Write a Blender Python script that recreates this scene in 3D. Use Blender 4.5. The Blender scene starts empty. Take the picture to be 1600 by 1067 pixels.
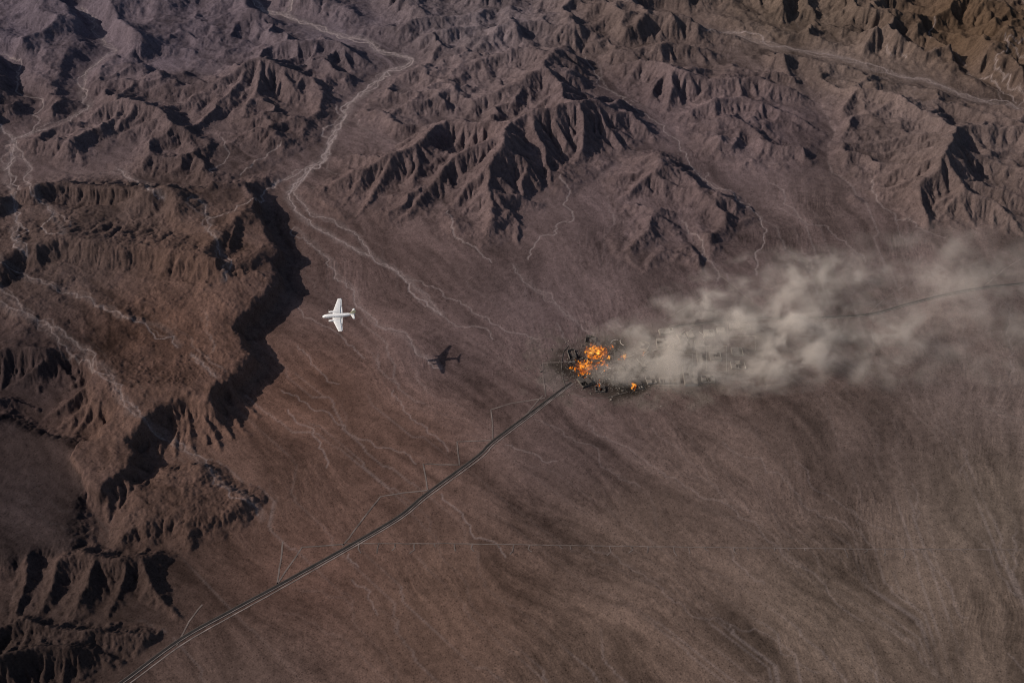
import bpy, bmesh, math, random
import numpy as np
from mathutils import Vector, Matrix, Euler

# ------------------------------------------------------------------ camera, sky, sun
scene = bpy.context.scene
COL = scene.collection
R = math.radians
CAM = (0.0, -1657.0, 1490.0)
PITCH = math.atan2(1490.0, 1657.0)
FOCAL = 800.0 / math.tan(R(25))          # focal length in pixels of a 1600 wide frame
cam_data = bpy.data.cameras.new("camera")
cam_data.sensor_width = 36.0
cam_data.lens = 18.0 / math.tan(R(25))
cam_data.clip_start = 1.0
cam_data.clip_end = 120000.0
cam = bpy.data.objects.new("camera", cam_data)
cam.location = CAM
cam.rotation_euler = (math.pi / 2 - PITCH, 0, 0)
COL.objects.link(cam)
scene.camera = cam

SUN_EL = R(33)
SUN_BEYOND = R(-4)                       # the sun stands to the left and this far beyond (negative: on the near side)
to_sun = Vector((-math.cos(SUN_EL) * math.cos(SUN_BEYOND), math.cos(SUN_EL) * math.sin(SUN_BEYOND), math.sin(SUN_EL)))
world = bpy.data.worlds.new("World")
scene.world = world
world.use_nodes = True
wn = world.node_tree.nodes
sky = wn.new("ShaderNodeTexSky")
sky.sky_type = 'NISHITA'
sky.sun_disc = False
sky.sun_elevation = SUN_EL
sky.sun_rotation = math.atan2(to_sun.x, to_sun.y)
sky.altitude = 1200
sky.dust_density = 4.0
sky.ozone_density = 0.6
wn["Background"].inputs[1].default_value = 0.10
world.node_tree.links.new(sky.outputs[0], wn["Background"].inputs[0])
sun_data = bpy.data.lights.new("sun", 'SUN')
sun_data.energy = 4.8
sun_data.angle = R(0.5)
sun_data.color = (1.0, 0.90, 0.80)
sun = bpy.data.objects.new("sun", sun_data)
sun.rotation_euler = to_sun.to_track_quat('Z', 'Y').to_euler()
sun.location = (-1500, 300, 900)
COL.objects.link(sun)
scene.view_settings.view_transform = 'Standard'
scene.view_settings.look = 'None'
scene.view_settings.gamma = 1.0
scene.view_settings.exposure = -0.12
scene.unit_settings.scale_length = 0.5   # one unit is half a metre
scene.cycles.filter_width = 1.1
scene.cycles.max_bounces = 6
scene.cycles.volume_bounces = 1
scene.cycles.volume_step_rate = 1.0

# ------------------------------------------------------------------ helpers
_cp, _sp = math.cos(PITCH), math.sin(PITCH)

def at(px, py, h=0.0):
    """point of the place seen at a pixel of the 1600 x 1067 photograph, at height h"""
    a = (px - 800.0) / FOCAL
    b = (533.5 - py) / FOCAL
    d = (a, _cp + b * _sp, -_sp + b * _cp)
    s = (h - CAM[2]) / d[2]
    return (CAM[0] + d[0] * s, CAM[1] + d[1] * s)

def tag(o, label=None, cat=None, group=None, kind=None):
    if label: o["label"] = label
    if cat: o["category"] = cat
    if group: o["group"] = group
    if kind: o["kind"] = kind
    return o

# ------------------------------------------------------------------ terrain: heights
rng = np.random.default_rng(7)
DX = 4.0
X0, X1, Y0, Y1 = -2000.0, 2000.0, -1100.0, 2160.0
gx = np.arange(X0, X1 + 1, DX)
gy = np.arange(Y0, Y1 + 1, DX)
NX, NY = len(gx), len(gy)
GX, GY = np.meshgrid(gx, gy)

def vnoise(x, y, cell, seed):
    r = np.random.default_rng(seed)
    tab = r.random((256, 256)).astype(np.float32)
    fx, fy = x / cell, y / cell
    ix, iy = np.floor(fx).astype(np.int32), np.floor(fy).astype(np.int32)
    tx, ty = (fx - ix).astype(np.float32), (fy - iy).astype(np.float32)
    tx = tx * tx * tx * (tx * (tx * 6 - 15) + 10)
    ty = ty * ty * ty * (ty * (ty * 6 - 15) + 10)
    a, b, c, d = ix & 255, (ix + 1) & 255, iy & 255, (iy + 1) & 255
    v0 = tab[c, a] + (tab[c, b] - tab[c, a]) * tx
    v1 = tab[d, a] + (tab[d, b] - tab[d, a]) * tx
    return (v0 + (v1 - v0) * ty) * 2 - 1

def fbm(x, y, cell, octs, seed, gain=0.5):
    out = 0.0
    amp = 1.0
    for o in range(octs):
        ca, sa = math.cos(o * 1.3 + seed), math.sin(o * 1.3 + seed)
        out = out + amp * vnoise(x * ca - y * sa + 31.7 * o, x * sa + y * ca - 17.3 * o, cell, seed * 13 + o)
        amp *= gain
        cell *= 0.5
    return out

def smooth(a, b, v):
    t = np.clip((v - a) / (b - a), 0, 1)
    return t * t * (3 - 2 * t)

def poly_sd(poly, x, y):
    """signed distance to a polygon, positive inside"""
    d = np.full(x.shape, 1e9)
    inside = np.zeros(x.shape, bool)
    n = len(poly)
    for i in range(n):
        ax, ay = poly[i]
        bx, by = poly[(i + 1) % n]
        ex, ey = bx - ax, by - ay
        t = np.clip(((x - ax) * ex + (y - ay) * ey) / (ex * ex + ey * ey + 1e-9), 0, 1)
        d = np.minimum(d, (x - ax - t * ex) ** 2 + (y - ay - t * ey) ** 2)
        if ay != by:
            inside ^= ((ay > y) != (by > y)) & (x < (bx - ax) * (y - ay) / (by - ay) + ax)
    d = np.sqrt(d)
    return np.where(inside, d, -d)

WX = GX + 16 * fbm(GX, GY, 120, 3, 3)
WY = GY + 16 * fbm(GX, GY, 120, 3, 4)
EX = GX + 7 * fbm(GX, GY, 45, 3, 5)
EY = GY + 7 * fbm(GX, GY, 45, 3, 6)
Z = np.zeros((NY, NX))

def stamp_segment(a, b, k):
    """raise the ground to a crest from a to b that falls off at slope k"""
    (ax, ay, ah), (bx, by, bh) = a, b
    reach = max(ah, bh) / k + 40
    i0 = max(int((min(ax, bx) - reach - X0) / DX), 0); i1 = min(int((max(ax, bx) + reach - X0) / DX) + 2, NX)
    j0 = max(int((min(ay, by) - reach - Y0) / DX), 0); j1 = min(int((max(ay, by) + reach - Y0) / DX) + 2, NY)
    if i0 >= i1 or j0 >= j1: return
    x, y = WX[j0:j1, i0:i1], WY[j0:j1, i0:i1]
    ex, ey = bx - ax, by - ay
    t = np.clip(((x - ax) * ex + (y - ay) * ey) / (ex * ex + ey * ey + 1e-9), 0, 1)
    d = np.hypot(x - ax - t * ex, y - ay - t * ey)
    h = ah + (bh - ah) * t - k * d * (1 - 0.18 * np.minimum(d / 200.0, 1))
    Z[j0:j1, i0:i1] = np.maximum(Z[j0:j1, i0:i1], h)

rr = random.Random(11)
HS = 0.47
KS = 0.62

def spur(p, h, ang, ln, k, level):
    """a side ridge that falls from p and throws off smaller ones"""
    n = 4 if level == 1 else 2
    for s in range(n):
        ang += rr.uniform(-0.28, 0.28)
        f = (s + 1) / n
        p2 = (p[0] + math.cos(ang) * ln / n, p[1] + math.sin(ang) * ln / n, h * (1 - f) ** rr.uniform(0.8, 1.1) + 0.5 * f)
        if p2[2] > p[2]: p2 = (p2[0], p2[1], p[2] * 0.9)
        stamp_segment(p, p2, k)
        if level == 1 and s < n - 1 and p2[2] > 9:
            for sd in (-1, 1):
                if rr.random() < 0.8:
                    spur((p2[0], p2[1], p2[2] * 0.96), p2[2] * 0.96, ang + sd * rr.uniform(0.7, 1.15), p2[2] / k * rr.uniform(0.9, 1.3), k * 1.15, 2)
        p = p2

def ridge(pts, k=0.62, spurs=1, gap=40.0):
    """pts: (pixel x, pixel y, crest height); spurs fall off to both sides"""
    pts = [(px, py, h * HS) for px, py, h in pts]
    k = k * KS
    w = [(*at(px, py, h), h) for px, py, h in pts]
    run = 0.0
    nxt = gap * 0.4
    side = 1
    for a, b in zip(w, w[1:]):
        stamp_segment(a, b, k * (1.45 if spurs else 1.0))
        L = math.hypot(b[0] - a[0], b[1] - a[1])
        if L < 1: continue
        while spurs and nxt < run + L:
            t = (nxt - run) / L
            h = a[2] + (b[2] - a[2]) * t
            x, y = a[0] + (b[0] - a[0]) * t, a[1] + (b[1] - a[1]) * t
            ux, uy = (b[0] - a[0]) / L, (b[1] - a[1]) / L
            lean = rr.uniform(-0.1, 0.8) * (1 if a[2] > b[2] else -1)
            dx, dy = -uy * side + ux * lean, ux * side + uy * lean
            spur((x, y, h * 0.98), h * 0.98, math.atan2(dy, dx), h / k * rr.uniform(0.85, 1.2), k * 1.7, 1)
            side = -side
            nxt += gap * rr.uniform(0.4, 0.8)
        run += L

# --- rolling and broken uplands at the top of the picture
def soft_area(poly_px, fall, h=0.0):
    sd = poly_sd([at(*p, h) for p in poly_px], WX, WY)
    return smooth(-fall, fall, sd)

ridged = lambda c, o, s: np.maximum(1 - np.abs(fbm(WX, WY, c, o, s)), 0)
nw = soft_area([(-300, -150), (440, -150), (560, 30), (440, 45), (330, 60), (230, 95), (100, 150), (-300, 240)], 70)
Z = np.maximum(Z, nw * (12 + 46 * ridged(330, 3, 21) ** 1.5))
nc = soft_area([(520, -150), (1180, -150), (1200, 60), (1010, 85), (880, 75), (830, 90), (660, 90), (640, 50)], 60)
Z = np.maximum(Z, nc * (8 + 42 * ridged(240, 4, 22) ** 2))
ne = soft_area([(1080, -150), (2100, -150), (2100, 230), (1600, 158), (1450, 110), (1330, 85), (1200, 50)], 50)
Z = np.maximum(Z, ne * (4 + 52 * ridged(150, 5, 23) ** 2))

# broken foothill ground between the ranges
up = soft_area([(-300, -150), (440, 20), (520, 60), (610, 95), (560, 140), (500, 200), (420, 262), (330, 285), (200, 270), (60, 240), (-300, 240)], 40)
up = np.maximum(up, soft_area([(660, 60), (880, 60), (920, 100), (985, 165), (930, 255), (860, 310), (760, 380), (640, 350), (520, 320), (480, 295), (530, 230), (570, 160), (640, 110)], 40))
up = np.maximum(up, soft_area([(940, 70), (1200, 80), (1340, 110), (1450, 140), (1700, 200), (1750, 330), (1600, 350), (1460, 350), (1370, 300), (1290, 250), (1230, 270), (1140, 265), (1080, 225), (990, 150)], 40))
up = np.maximum(up, soft_area([(955, 285), (1020, 245), (1110, 280), (1165, 330), (1100, 412), (1010, 415), (960, 385)], 25))
Z = np.maximum(Z, up * (3 + 26 * ridged(170, 4, 24) ** 2.5))

# --- hills of the upper left
ridge([(250, 142, 40), (300, 135, 70), (345, 122, 95), (375, 106, 120), (405, 102, 125), (440, 112, 100), (500, 135, 45)], 0.6)
ridge([(375, 118, 110), (345, 155, 70), (300, 190, 15)], 0.7)
ridge([(405, 108, 118), (400, 150, 70), (380, 190, 20)], 0.7)
ridge([(440, 112, 90), (470, 150, 55), (500, 170, 10)], 0.7)
ridge([(110, 190, 30), (165, 165, 65), (205, 158, 85), (235, 163, 90), (268, 196, 82), (330, 220, 35)], 0.65)
ridge([(225, 165, 80), (195, 195, 45), (150, 235, 8)], 0.75)
ridge([(268, 198, 80), (235, 225, 40), (205, 245, 8)], 0.75)
ridge([(115, 205, 50), (90, 225, 30), (60, 240, 5)], 0.75)
ridge([(400, 80, 45), (440, 70, 75), (500, 66, 85), (540, 74, 80), (585, 95, 35)], 0.62)
ridge([(500, 68, 80), (480, 100, 35), (470, 120, 6)], 0.75)
ridge([(540, 76, 75), (550, 105, 35), (555, 125, 6)], 0.75)
ridge([(20, 60, 40), (45, 62, 55), (75, 80, 20)], 0.5)
ridge([(60, 105, 30), (100, 105, 45), (125, 110, 20)], 0.5)
ridge([(215, 85, 25), (250, 72, 55), (300, 80, 30)], 0.5)
ridge([(230, 32, 40), (262, 22, 65), (310, 30, 50), (345, 52, 30)], 0.5)
ridge([(320, 38, 45), (350, 26, 65), (400, 32, 50)], 0.5)
ridge([(300, 10, 50), (330, 4, 70), (400, 14, 40)], 0.5)

# --- the big central range
ridge([(462, 306, 12), (520, 284, 45), (575, 262, 80), (615, 246, 95), (650, 225, 100), (690, 196, 110), (760, 196, 118), (800, 200, 125), (832, 182, 140), (870, 170, 150), (905, 162, 152), (940, 160, 140), (985, 175, 95), (1030, 205, 35), (1062, 230, 8)], 0.66)
ridge([(800, 202, 128), (790, 222, 150), (784, 245, 135), (772, 268, 115), (768, 300, 85), (770, 330, 55), (758, 362, 15)], 0.8)
ridge([(790, 222, 148), (745, 240, 115), (705, 256, 95), (682, 277, 80), (655, 302, 55), (632, 338, 22), (622, 352, 4)], 0.75)
ridge([(772, 268, 112), (735, 292, 70), (705, 318, 30), (690, 335, 5)], 0.9)
ridge([(768, 302, 80), (740, 318, 45), (715, 345, 8)], 0.9)
ridge([(615, 248, 92), (600, 285, 55), (570, 320, 20), (545, 340, 3)], 0.85)
ridge([(650, 228, 95), (648, 262, 70), (625, 300, 32), (600, 335, 5)], 0.85)
ridge([(575, 264, 76), (545, 300, 30), (520, 325, 3)], 0.85)
ridge([(832, 184, 136), (842, 215, 105), (850, 255, 60), (862, 290, 15)], 0.8)
ridge([(800, 205, 120), (815, 245, 90), (822, 290, 50), (828, 330, 12)], 0.85)
ridge([(905, 165, 148), (915, 200, 105), (905, 235, 55), (893, 262, 12)], 0.8)
ridge([(945, 164, 130), (960, 200, 80), (975, 228, 35), (990, 240, 6)], 0.8)
ridge([(790, 345, 40), (800, 330, 45), (810, 350, 25), (806, 385, 4)], 0.8)
ridge([(865, 84, 120), (846, 108, 130), (818, 120, 118), (780, 140, 85), (742, 168, 45), (715, 185, 20)], 0.6)
ridge([(846, 108, 128), (868, 132, 105), (882, 155, 110), (905, 164, 145)], 0.6)
ridge([(818, 122, 115), (800, 150, 80), (770, 180, 30)], 0.7)
ridge([(868, 134, 100), (835, 158, 75), (800, 182, 45)], 0.7)
ridge([(865, 86, 110), (800, 85, 85), (740, 100, 65), (690, 120, 40), (640, 145, 12)], 0.55)
ridge([(740, 100, 62), (700, 135, 38), (650, 165, 8)], 0.65)
ridge([(865, 86, 110), (900, 70, 75), (950, 62, 50)], 0.55)
ridge([(740, 66, 60), (800, 56, 70), (850, 50, 60)], 0.6, 0)
ridge([(660, 58, 50), (705, 52, 62), (760, 40, 55)], 0.6, 0)
ridge([(560, 46, 40), (620, 42, 55), (690, 30, 60), (760, 14, 60)], 0.6, 0)

# --- east of the long straight valley
ridge([(928, 118, 25), (965, 104, 60), (1000, 98, 85), (1060, 104, 105), (1110, 122, 90), (1180, 125, 70), (1225, 140, 60), (1290, 160, 30)], 0.62)
ridge([(1060, 105, 102), (1050, 140, 60), (1025, 175, 15)], 0.75)
ridge([(1000, 100, 80), (980, 125, 40), (965, 145, 8)], 0.75)
ridge([(930, 92, 45), (975, 82, 70), (1040, 72, 65), (1100, 80, 50)], 0.6)
ridge([(1040, 188, 20), (1080, 165, 55), (1112, 152, 82), (1150, 152, 80), (1200, 165, 62), (1260, 190, 35), (1300, 205, 10)], 0.65)
ridge([(1052, 215, 12), (1090, 190, 50), (1138, 182, 80), (1170, 195, 70), (1215, 220, 45), (1265, 245, 15)], 0.68)
ridge([(1138, 184, 76), (1110, 215, 40), (1085, 245, 8)], 0.75)
ridge([(1165, 196, 68), (1150, 225, 40), (1130, 250, 6)], 0.75)
ridge([(1200, 215, 48), (1190, 240, 25), (1180, 262, 5)], 0.8)
ridge([(1205, 258, 6), (1222, 255, 22), (1230, 262, 6)], 0.8, 0)
ridge([(1255, 285, 5), (1262, 278, 20), (1268, 276, 5)], 0.8, 0)

# --- the small knot of hills above the burning town
ridge([(950, 283, 8), (985, 257, 50), (1005, 248, 66), (1021, 243, 78), (1045, 248, 60), (1085, 268, 30), (1110, 288, 8)], 0.72)
ridge([(962, 312, 8), (1000, 290, 48), (1030, 268, 72), (1040, 268, 72), (1060, 282, 48), (1085, 305, 20)], 0.75)
ridge([(1021, 245, 75), (1034, 268, 72)], 0.75, 0)
ridge([(965, 335, 6), (985, 320, 38), (1020, 330, 48), (1050, 332, 30), (1065, 342, 6)], 0.78)
ridge([(968, 364, 6), (1000, 353, 40), (1021, 342, 58), (1045, 346, 42), (1070, 352, 8)], 0.78)
ridge([(958, 389, 5), (985, 378, 34), (1014, 362, 52), (1040, 375, 30), (1068, 385, 6)], 0.78)
ridge([(1018, 345, 56), (1014, 362, 50)], 0.75, 0)
ridge([(1008, 418, 4), (1028, 400, 30), (1040, 392, 36), (1062, 398, 20), (1075, 392, 26), (1100, 404, 8)], 0.8)
ridge([(1050, 414, 4), (1068, 400, 28), (1092, 408, 18), (1112, 416, 3)], 0.8)
ridge([(1072, 337, 6), (1100, 320, 32), (1132, 306, 40), (1160, 316, 8)], 0.8)
ridge([(1092, 347, 5), (1118, 332, 28), (1132, 318, 36)], 0.85)
ridge([(1108, 357, 5), (1135, 338, 28), (1155, 324, 30), (1172, 330, 8)], 0.85)
ridge([(1122, 366, 4), (1148, 348, 24), (1170, 337, 22)], 0.85)
ridge([(975, 395, 3), (990, 392, 22), (1010, 398, 8)], 0.8, 0)

# --- the range on the right
ridge([(1285, 200, 20), (1320, 165, 55), (1345, 140, 75), (1395, 150, 85), (1440, 172, 90), (1482, 196, 118), (1530, 198, 90), (1600, 205, 80), (1700, 215, 70)], 0.6)
ridge([(1482, 198, 122), (1490, 225, 125), (1478, 250, 128), (1462, 268, 110), (1442, 290, 85), (1440, 320, 50), (1448, 345, 32), (1444, 358, 4)], 0.75)
ridge([(1484, 215, 118), (1440, 228, 85), (1395, 238, 48), (1345, 250, 8)], 0.95)
ridge([(1478, 250, 124), (1430, 262, 85), (1385, 277, 45), (1360, 290, 6)], 0.95)
ridge([(1462, 268, 105), (1425, 283, 65), (1385, 295, 35), (1365, 305, 4)], 0.95)
ridge([(1442, 290, 80), (1410, 295, 52), (1372, 308, 6)], 0.95)
ridge([(1470, 202, 105), (1410, 210, 75), (1350, 225, 40), (1310, 245, 5)], 0.95)
ridge([(1440, 180, 92), (1395, 190, 70), (1340, 205, 38), (1300, 220, 6)], 0.95)
ridge([(1395, 158, 80), (1350, 180, 55), (1310, 192, 25)], 0.9)
ridge([(1478, 252, 124), (1505, 280, 100), (1540, 290, 80), (1600, 310, 60), (1660, 330, 40)], 0.75)
ridge([(1505, 280, 98), (1514, 297, 104), (1500, 310, 75), (1478, 328, 40), (1465, 345, 10)], 0.85)
ridge([(1514, 297, 102), (1545, 315, 70), (1575, 335, 45), (1595, 362, 8)], 0.8)
ridge([(1530, 310, 75), (1528, 335, 35), (1520, 355, 6)], 0.9)
ridge([(1490, 225, 118), (1530, 245, 80), (1580, 262, 60), (1650, 280, 40)], 0.75)
ridge([(1600, 205, 78), (1610, 240, 55), (1640, 270, 20)], 0.75)
ridge([(1335, 318, 3), (1345, 310, 16), (1356, 318, 4)], 0.8, 0)

HS, KS = 0.85, 0.95
# --- dark hills below the mesa and the escarpments of the lower left
ridge([(-60, 560, 50), (10, 548, 48), (60, 540, 55), (110, 548, 46)], 0.6)
ridge([(104, 550, 46), (60, 578, 32), (25, 604, 8)], 0.8)
ridge([(60, 541, 46), (25, 568, 30), (-10, 590, 8)], 0.8)
ridge([(138, 590, 44), (108, 618, 32), (75, 650, 5)], 0.8)
ridge([(158, 640, 40), (135, 634, 38), (110, 652, 18), (95, 668, 4)], 0.85)
ridge([(-40, 640, 30), (20, 625, 34), (60, 640, 8)], 0.8)
ridge([(-40, 668, 26), (15, 650, 26), (50, 662, 5)], 0.8)
ridge([(40, 872, 36), (32, 930, 18), (15, 975, 3)], 0.85, 1, 20)
ridge([(100, 862, 37), (82, 920, 20), (60, 965, 3)], 0.85, 1, 20)
ridge([(120, 858, 40), (180, 862, 38), (245, 858, 28), (285, 868, 6)], 0.7, 1, 30)
ridge([(136, 866, 38), (122, 925, 22), (112, 975, 3)], 0.85, 1, 20)
ridge([(186, 868, 36), (172, 920, 20), (162, 960, 3)], 0.85, 1, 20)
ridge([(215, 866, 36), (242, 906, 30), (260, 938, 14), (290, 965, 3)], 0.85, 1, 20)
ridge([(-60, 985, 44), (40, 962, 46), (100, 975, 40), (170, 985, 32), (230, 990, 20), (268, 1000, 3)], 0.85, 1, 22)
ridge([(-80, 1050, 56), (50, 1004, 52), (110, 1008, 44), (160, 1015, 22), (192, 1034, 3)], 0.85, 1, 22)
ridge([(-60, 1120, 54), (60, 1090, 46), (120, 1080, 30), (150, 1090, 4)], 0.85, 1, 22)

def mesa(poly_px, H, cliff=0.45, scree=0.62, lip=0.0, base=0.0, rag=1.0):
    P = [at(px, py, H) for px, py in poly_px]
    ux = GX + (EX - GX) * rag; uy = GY + (EY - GY) * rag
    sd = poly_sd(P, ux, uy)
    out = np.maximum(-sd, 0)
    drop = np.minimum(out / 7.0, 1) * cliff * (H - base)
    prof = H - drop - np.maximum(out - 7, 0) * scree
    return prof, sd

MESA = [(-250, 300), (-60, 318), (60, 322), (200, 318), (300, 308), (336, 292), (388, 286), (402, 308), (404, 332), (418, 362), (441, 394), (424, 410), (439, 440),
        (402, 468), (384, 490), (372, 512), (379, 532), (399, 556), (368, 590), (334, 608), (333, 636), (290, 622), (262, 628), (232, 650),
        (206, 680), (218, 702), (196, 734), (150, 764), (118, 722), (112, 700), (124, 684), (147, 684), (150, 656), (171, 650), (150, 630),
        (134, 610), (141, 576), (120, 558), (95, 545), (-250, 530)]
HM = 40
h1, sd1 = mesa(MESA, HM, 0.7, 0.85)
bump = 5 * fbm(GX, GY, 160, 4, 31) + 4.0 * ridged(60, 3, 32) * smooth(-5, 40, sd1)
h1 = np.where(sd1 > 0, h1 + bump * smooth(0, 40, sd1), h1)
soft = poly_sd([at(*p, HM) for p in [(-250, 330), (0, 335), (120, 330), (250, 335), (310, 350), (280, 420), (-250, 500)]], WX, WY)
h1 = np.maximum(h1, HM - 2 - 0.20 * np.maximum(-soft, 0) - 2)
Z = np.maximum(Z, h1)
# scarps that step down towards the camera on the mesa
def scarp(line_px, dh, back, h):
    P = [at(px, py, h) for px, py in line_px]
    j0, j1 = 0, NY
    x, y = EX, EY
    d = np.full(x.shape, 1e9); side = np.zeros(x.shape)
    for (ax, ay), (bx, by) in zip(P, P[1:]):
        ex, ey = bx - ax, by - ay
        t = np.clip(((x - ax) * ex + (y - ay) * ey) / (ex * ex + ey * ey), 0, 1)
        qx, qy = x - ax - t * ex, y - ay - t * ey
        dd = qx * qx + qy * qy
        m = dd < d
        d = np.where(m, dd, d); side = np.where(m, ex * (y - ay) - ey * (x - ax), side)
    d = np.sqrt(d)
    ends = np.minimum(np.hypot(x - P[0][0], y - P[0][1]), np.hypot(x - P[-1][0], y - P[-1][1]))
    taper = smooth(0, 45, ends)
    up_ = np.where(side > 0, 1 - smooth(0, back, d), np.clip(1 - 0.45 * np.minimum(d / 5, 1) - np.maximum(d - 5, 0) * 0.8 / dh, 0, 1))
    return dh * up_ * taper
for line, dh, back in (([(40, 425), (70, 405), (100, 396), (150, 404), (200, 410), (250, 411), (272, 424), (310, 428), (346, 432), (356, 405)], 32, 170),
                       ([(30, 322), (75, 300), (130, 298), (185, 306), (228, 318), (245, 330)], 32, 150),
                       ([(228, 318), (262, 312), (264, 330)], 12, 60),
                       ([(300, 300), (340, 290), (392, 282), (430, 272)], 22, 90),
                       ([(345, 352), (368, 354), (398, 344), (408, 330)], 22, 70),
                       ([(345, 440), (375, 425), (405, 410), (425, 405)], 14, 70),
                       ([(175, 490), (200, 500), (222, 492)], 12, 60),
                       ([(-60, 470), (30, 500), (70, 512)], 8, 80),
                       ([(222, 620), (262, 612), (300, 618), (330, 625)], 8, 50)):
    Z = Z + scarp(line, dh, back, HM)
# bench at the far left and old fan lobe
h3, sd3 = mesa([(-400, 620), (20, 655), (128, 690), (150, 740), (132, 780), (122, 856), (80, 866), (40, 874), (0, 884), (-400, 900)], 12, 0.45, 0.7)
Z = np.maximum(Z, h3)
h4, sd4 = mesa([(215, 765), (250, 730), (320, 725), (398, 775), (375, 803), (312, 827), (292, 838), (266, 819), (212, 832), (184, 838), (190, 800)], 14, 0.5, 0.5)
Z = np.maximum(Z, np.where(sd4 > 0, h4 + 2.5 * ridged(40, 3, 35), h4))
# gullied aprons under the mesa's south cliff
for a, b in (((228, 662), (222, 722)), ((238, 650), (240, 735)), ((250, 640), (256, 712)), ((262, 634), (264, 700)), ((272, 632), (280, 712)), ((284, 630), (297, 704)), ((296, 630), (312, 716)), ((308, 634), (332, 708)), ((320, 640), (352, 712)),
             ((332, 640), (372, 706)), ((340, 612), (392, 690)), ((356, 600), (404, 660)), ((215, 705), (228, 760)), ((208, 722), (222, 790)), ((196, 740), (208, 806)), ((180, 750), (190, 815)), ((165, 760), (172, 820))):
    j = rr.uniform(-5, 5)
    ridge([(*a, HM * 0.86 / HS), ((a[0] * .55 + b[0] * .45) + j * .5, (a[1] * .55 + b[1] * .45), HM * 0.34 / HS), (b[0] + j, b[1] + rr.uniform(-12, 8), 0.6)], 1.25, 0)

Z0 = np.maximum(Z, 0)
# valley floors of the larger washes
VALLEY = [([(395, -10), (420, 18), (460, 31), (510, 50), (545, 60), (583, 68), (600, 82), (640, 91), (640, 100), (605, 112), (575, 142), (545, 163), (530, 195), (515, 222), (503, 252), (475, 275), (452, 302)], 16, 75),
          ([(125, 12), (147, 30), (160, 65), (182, 80), (155, 95), (135, 112), (128, 135), (140, 170), (110, 185), (60, 205), (25, 215)], 8, 60),
          ([(915, 90), (937, 122), (978, 152), (1030, 194), (1073, 240), (1120, 295)], 8, 60), ([(0, 85), (35, 103), (27, 145), (65, 155), (60, 193), (25, 215)], 6, 40),
          ([(1065, 345), (1100, 395), (1122, 425)], 4, 25), ([(1030, 20), (1100, 42), (1200, 70), (1310, 90), (1400, 117), (1500, 147), (1600, 172)], 14, 60), ([(1480, 70), (1510, 115), (1588, 162)], 6, 40),
          ([(1250, 110), (1300, 215), (1285, 260), (1240, 330)], 8, 50)]
for pts, w0, w1 in VALLEY:
    P = [at(*p) for p in pts]
    d = np.full(GX.shape, 1e9)
    for (ax, ay), (bx, by) in zip(P, P[1:]):
        ex, ey = bx - ax, by - ay
        t = np.clip(((WX - ax) * ex + (WY - ay) * ey) / (ex * ex + ey * ey), 0, 1)
        d = np.minimum(d, (WX - ax - t * ex) ** 2 + (WY - ay - t * ey) ** 2)
    Z0 = Z0 * smooth(w0, w1, np.sqrt(d))
mount = smooth(1.5, 10, Z0)

# --- erosion: implicit stream power on the whole sheet, solved by pointer doubling
NB = [(-1, 0, 1.0), (1, 0, 1.0), (0, -1, 1.0), (0, 1, 1.0), (-1, -1, 1.4142), (-1, 1, 1.4142), (1, -1, 1.4142), (1, 1, 1.4142)]

def receivers(z, dx, push=None):
    ny, nx = z.shape
    idx = np.arange(ny * nx, dtype=np.int32).reshape(ny, nx)
    z = z.astype(np.float32)
    best = np.full((ny, nx), 1e-5, np.float32)
    rcv = idx.copy()
    dist = np.full((ny, nx), dx, np.float32)
    c = (slice(1, -1), slice(1, -1))
    for dj, di, l in NB:
        nb = (slice(1 + dj, ny - 1 + dj), slice(1 + di, nx - 1 + di))
        s = (z[c] - z[nb]) / (l * dx)
        if push is not None:
            s = s + (push[0][c] * di + push[1][c] * dj) / l
        m = s > best[c]
        best[c][m] = s[m]
        rcv[c][m] = idx[nb][m]
        dist[c][m] = l * dx
    return rcv.ravel(), dist.ravel()

def accumulate(rcv, w, rounds=10):
    A = w.copy()
    p = rcv.copy()
    n = len(rcv)
    live = p != np.arange(n)
    for _ in range(rounds):
        A = A + np.bincount(p[live], weights=A[live], minlength=n)
        live = live & (rcv[p] != p)
        p = p[p]
    return A

def erode(z, dx, steps, K, U, mnt, rock, m=0.5, diff=0.03, seed=1, jitter=0.2, rounds=10):
    r = np.random.default_rng(seed)
    ny, nx = z.shape
    n = ny * nx
    keep = (mnt * rock).ravel()
    own = np.arange(n)
    for s in range(steps):
        zz = z + r.normal(0, jitter, z.shape) * mnt * (0.15 + 0.85 * rock) + U
        rcv, dist = receivers(zz, dx)
        A = accumulate(rcv, np.full(n, dx * dx), rounds)
        F = K * A ** m / dist * keep
        sink = rcv == own
        b = np.where(sink, 0, F / (1 + F))
        a = np.where(sink, zz.ravel(), zz.ravel() / (1 + F))
        p = rcv.copy()
        for _ in range(rounds):
            a = a + b * a[p]
            b = b * b[p]
            p = p[p]
        z = np.maximum(a.reshape(ny, nx), 0)
        if diff:
            l = np.zeros_like(z)
            l[1:-1, 1:-1] = z[2:, 1:-1] + z[:-2, 1:-1] + z[1:-1, 2:] + z[1:-1, :-2] - 4 * z[1:-1, 1:-1]
            z = z + diff * l * mnt
    return z

def zoom(F, ny, nx):
    """bilinear resize"""
    y = np.linspace(0, F.shape[0] - 1.001, ny); x = np.linspace(0, F.shape[1] - 1.001, nx)
    j, i = y.astype(int), x.astype(int)
    ty, tx = (y - j)[:, None], (x - i)[None, :]
    a = F[j]; b = F[j + 1]
    r = a * (1 - ty) + b * ty
    return r[:, i] * (1 - tx) + r[:, i + 1] * tx

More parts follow.
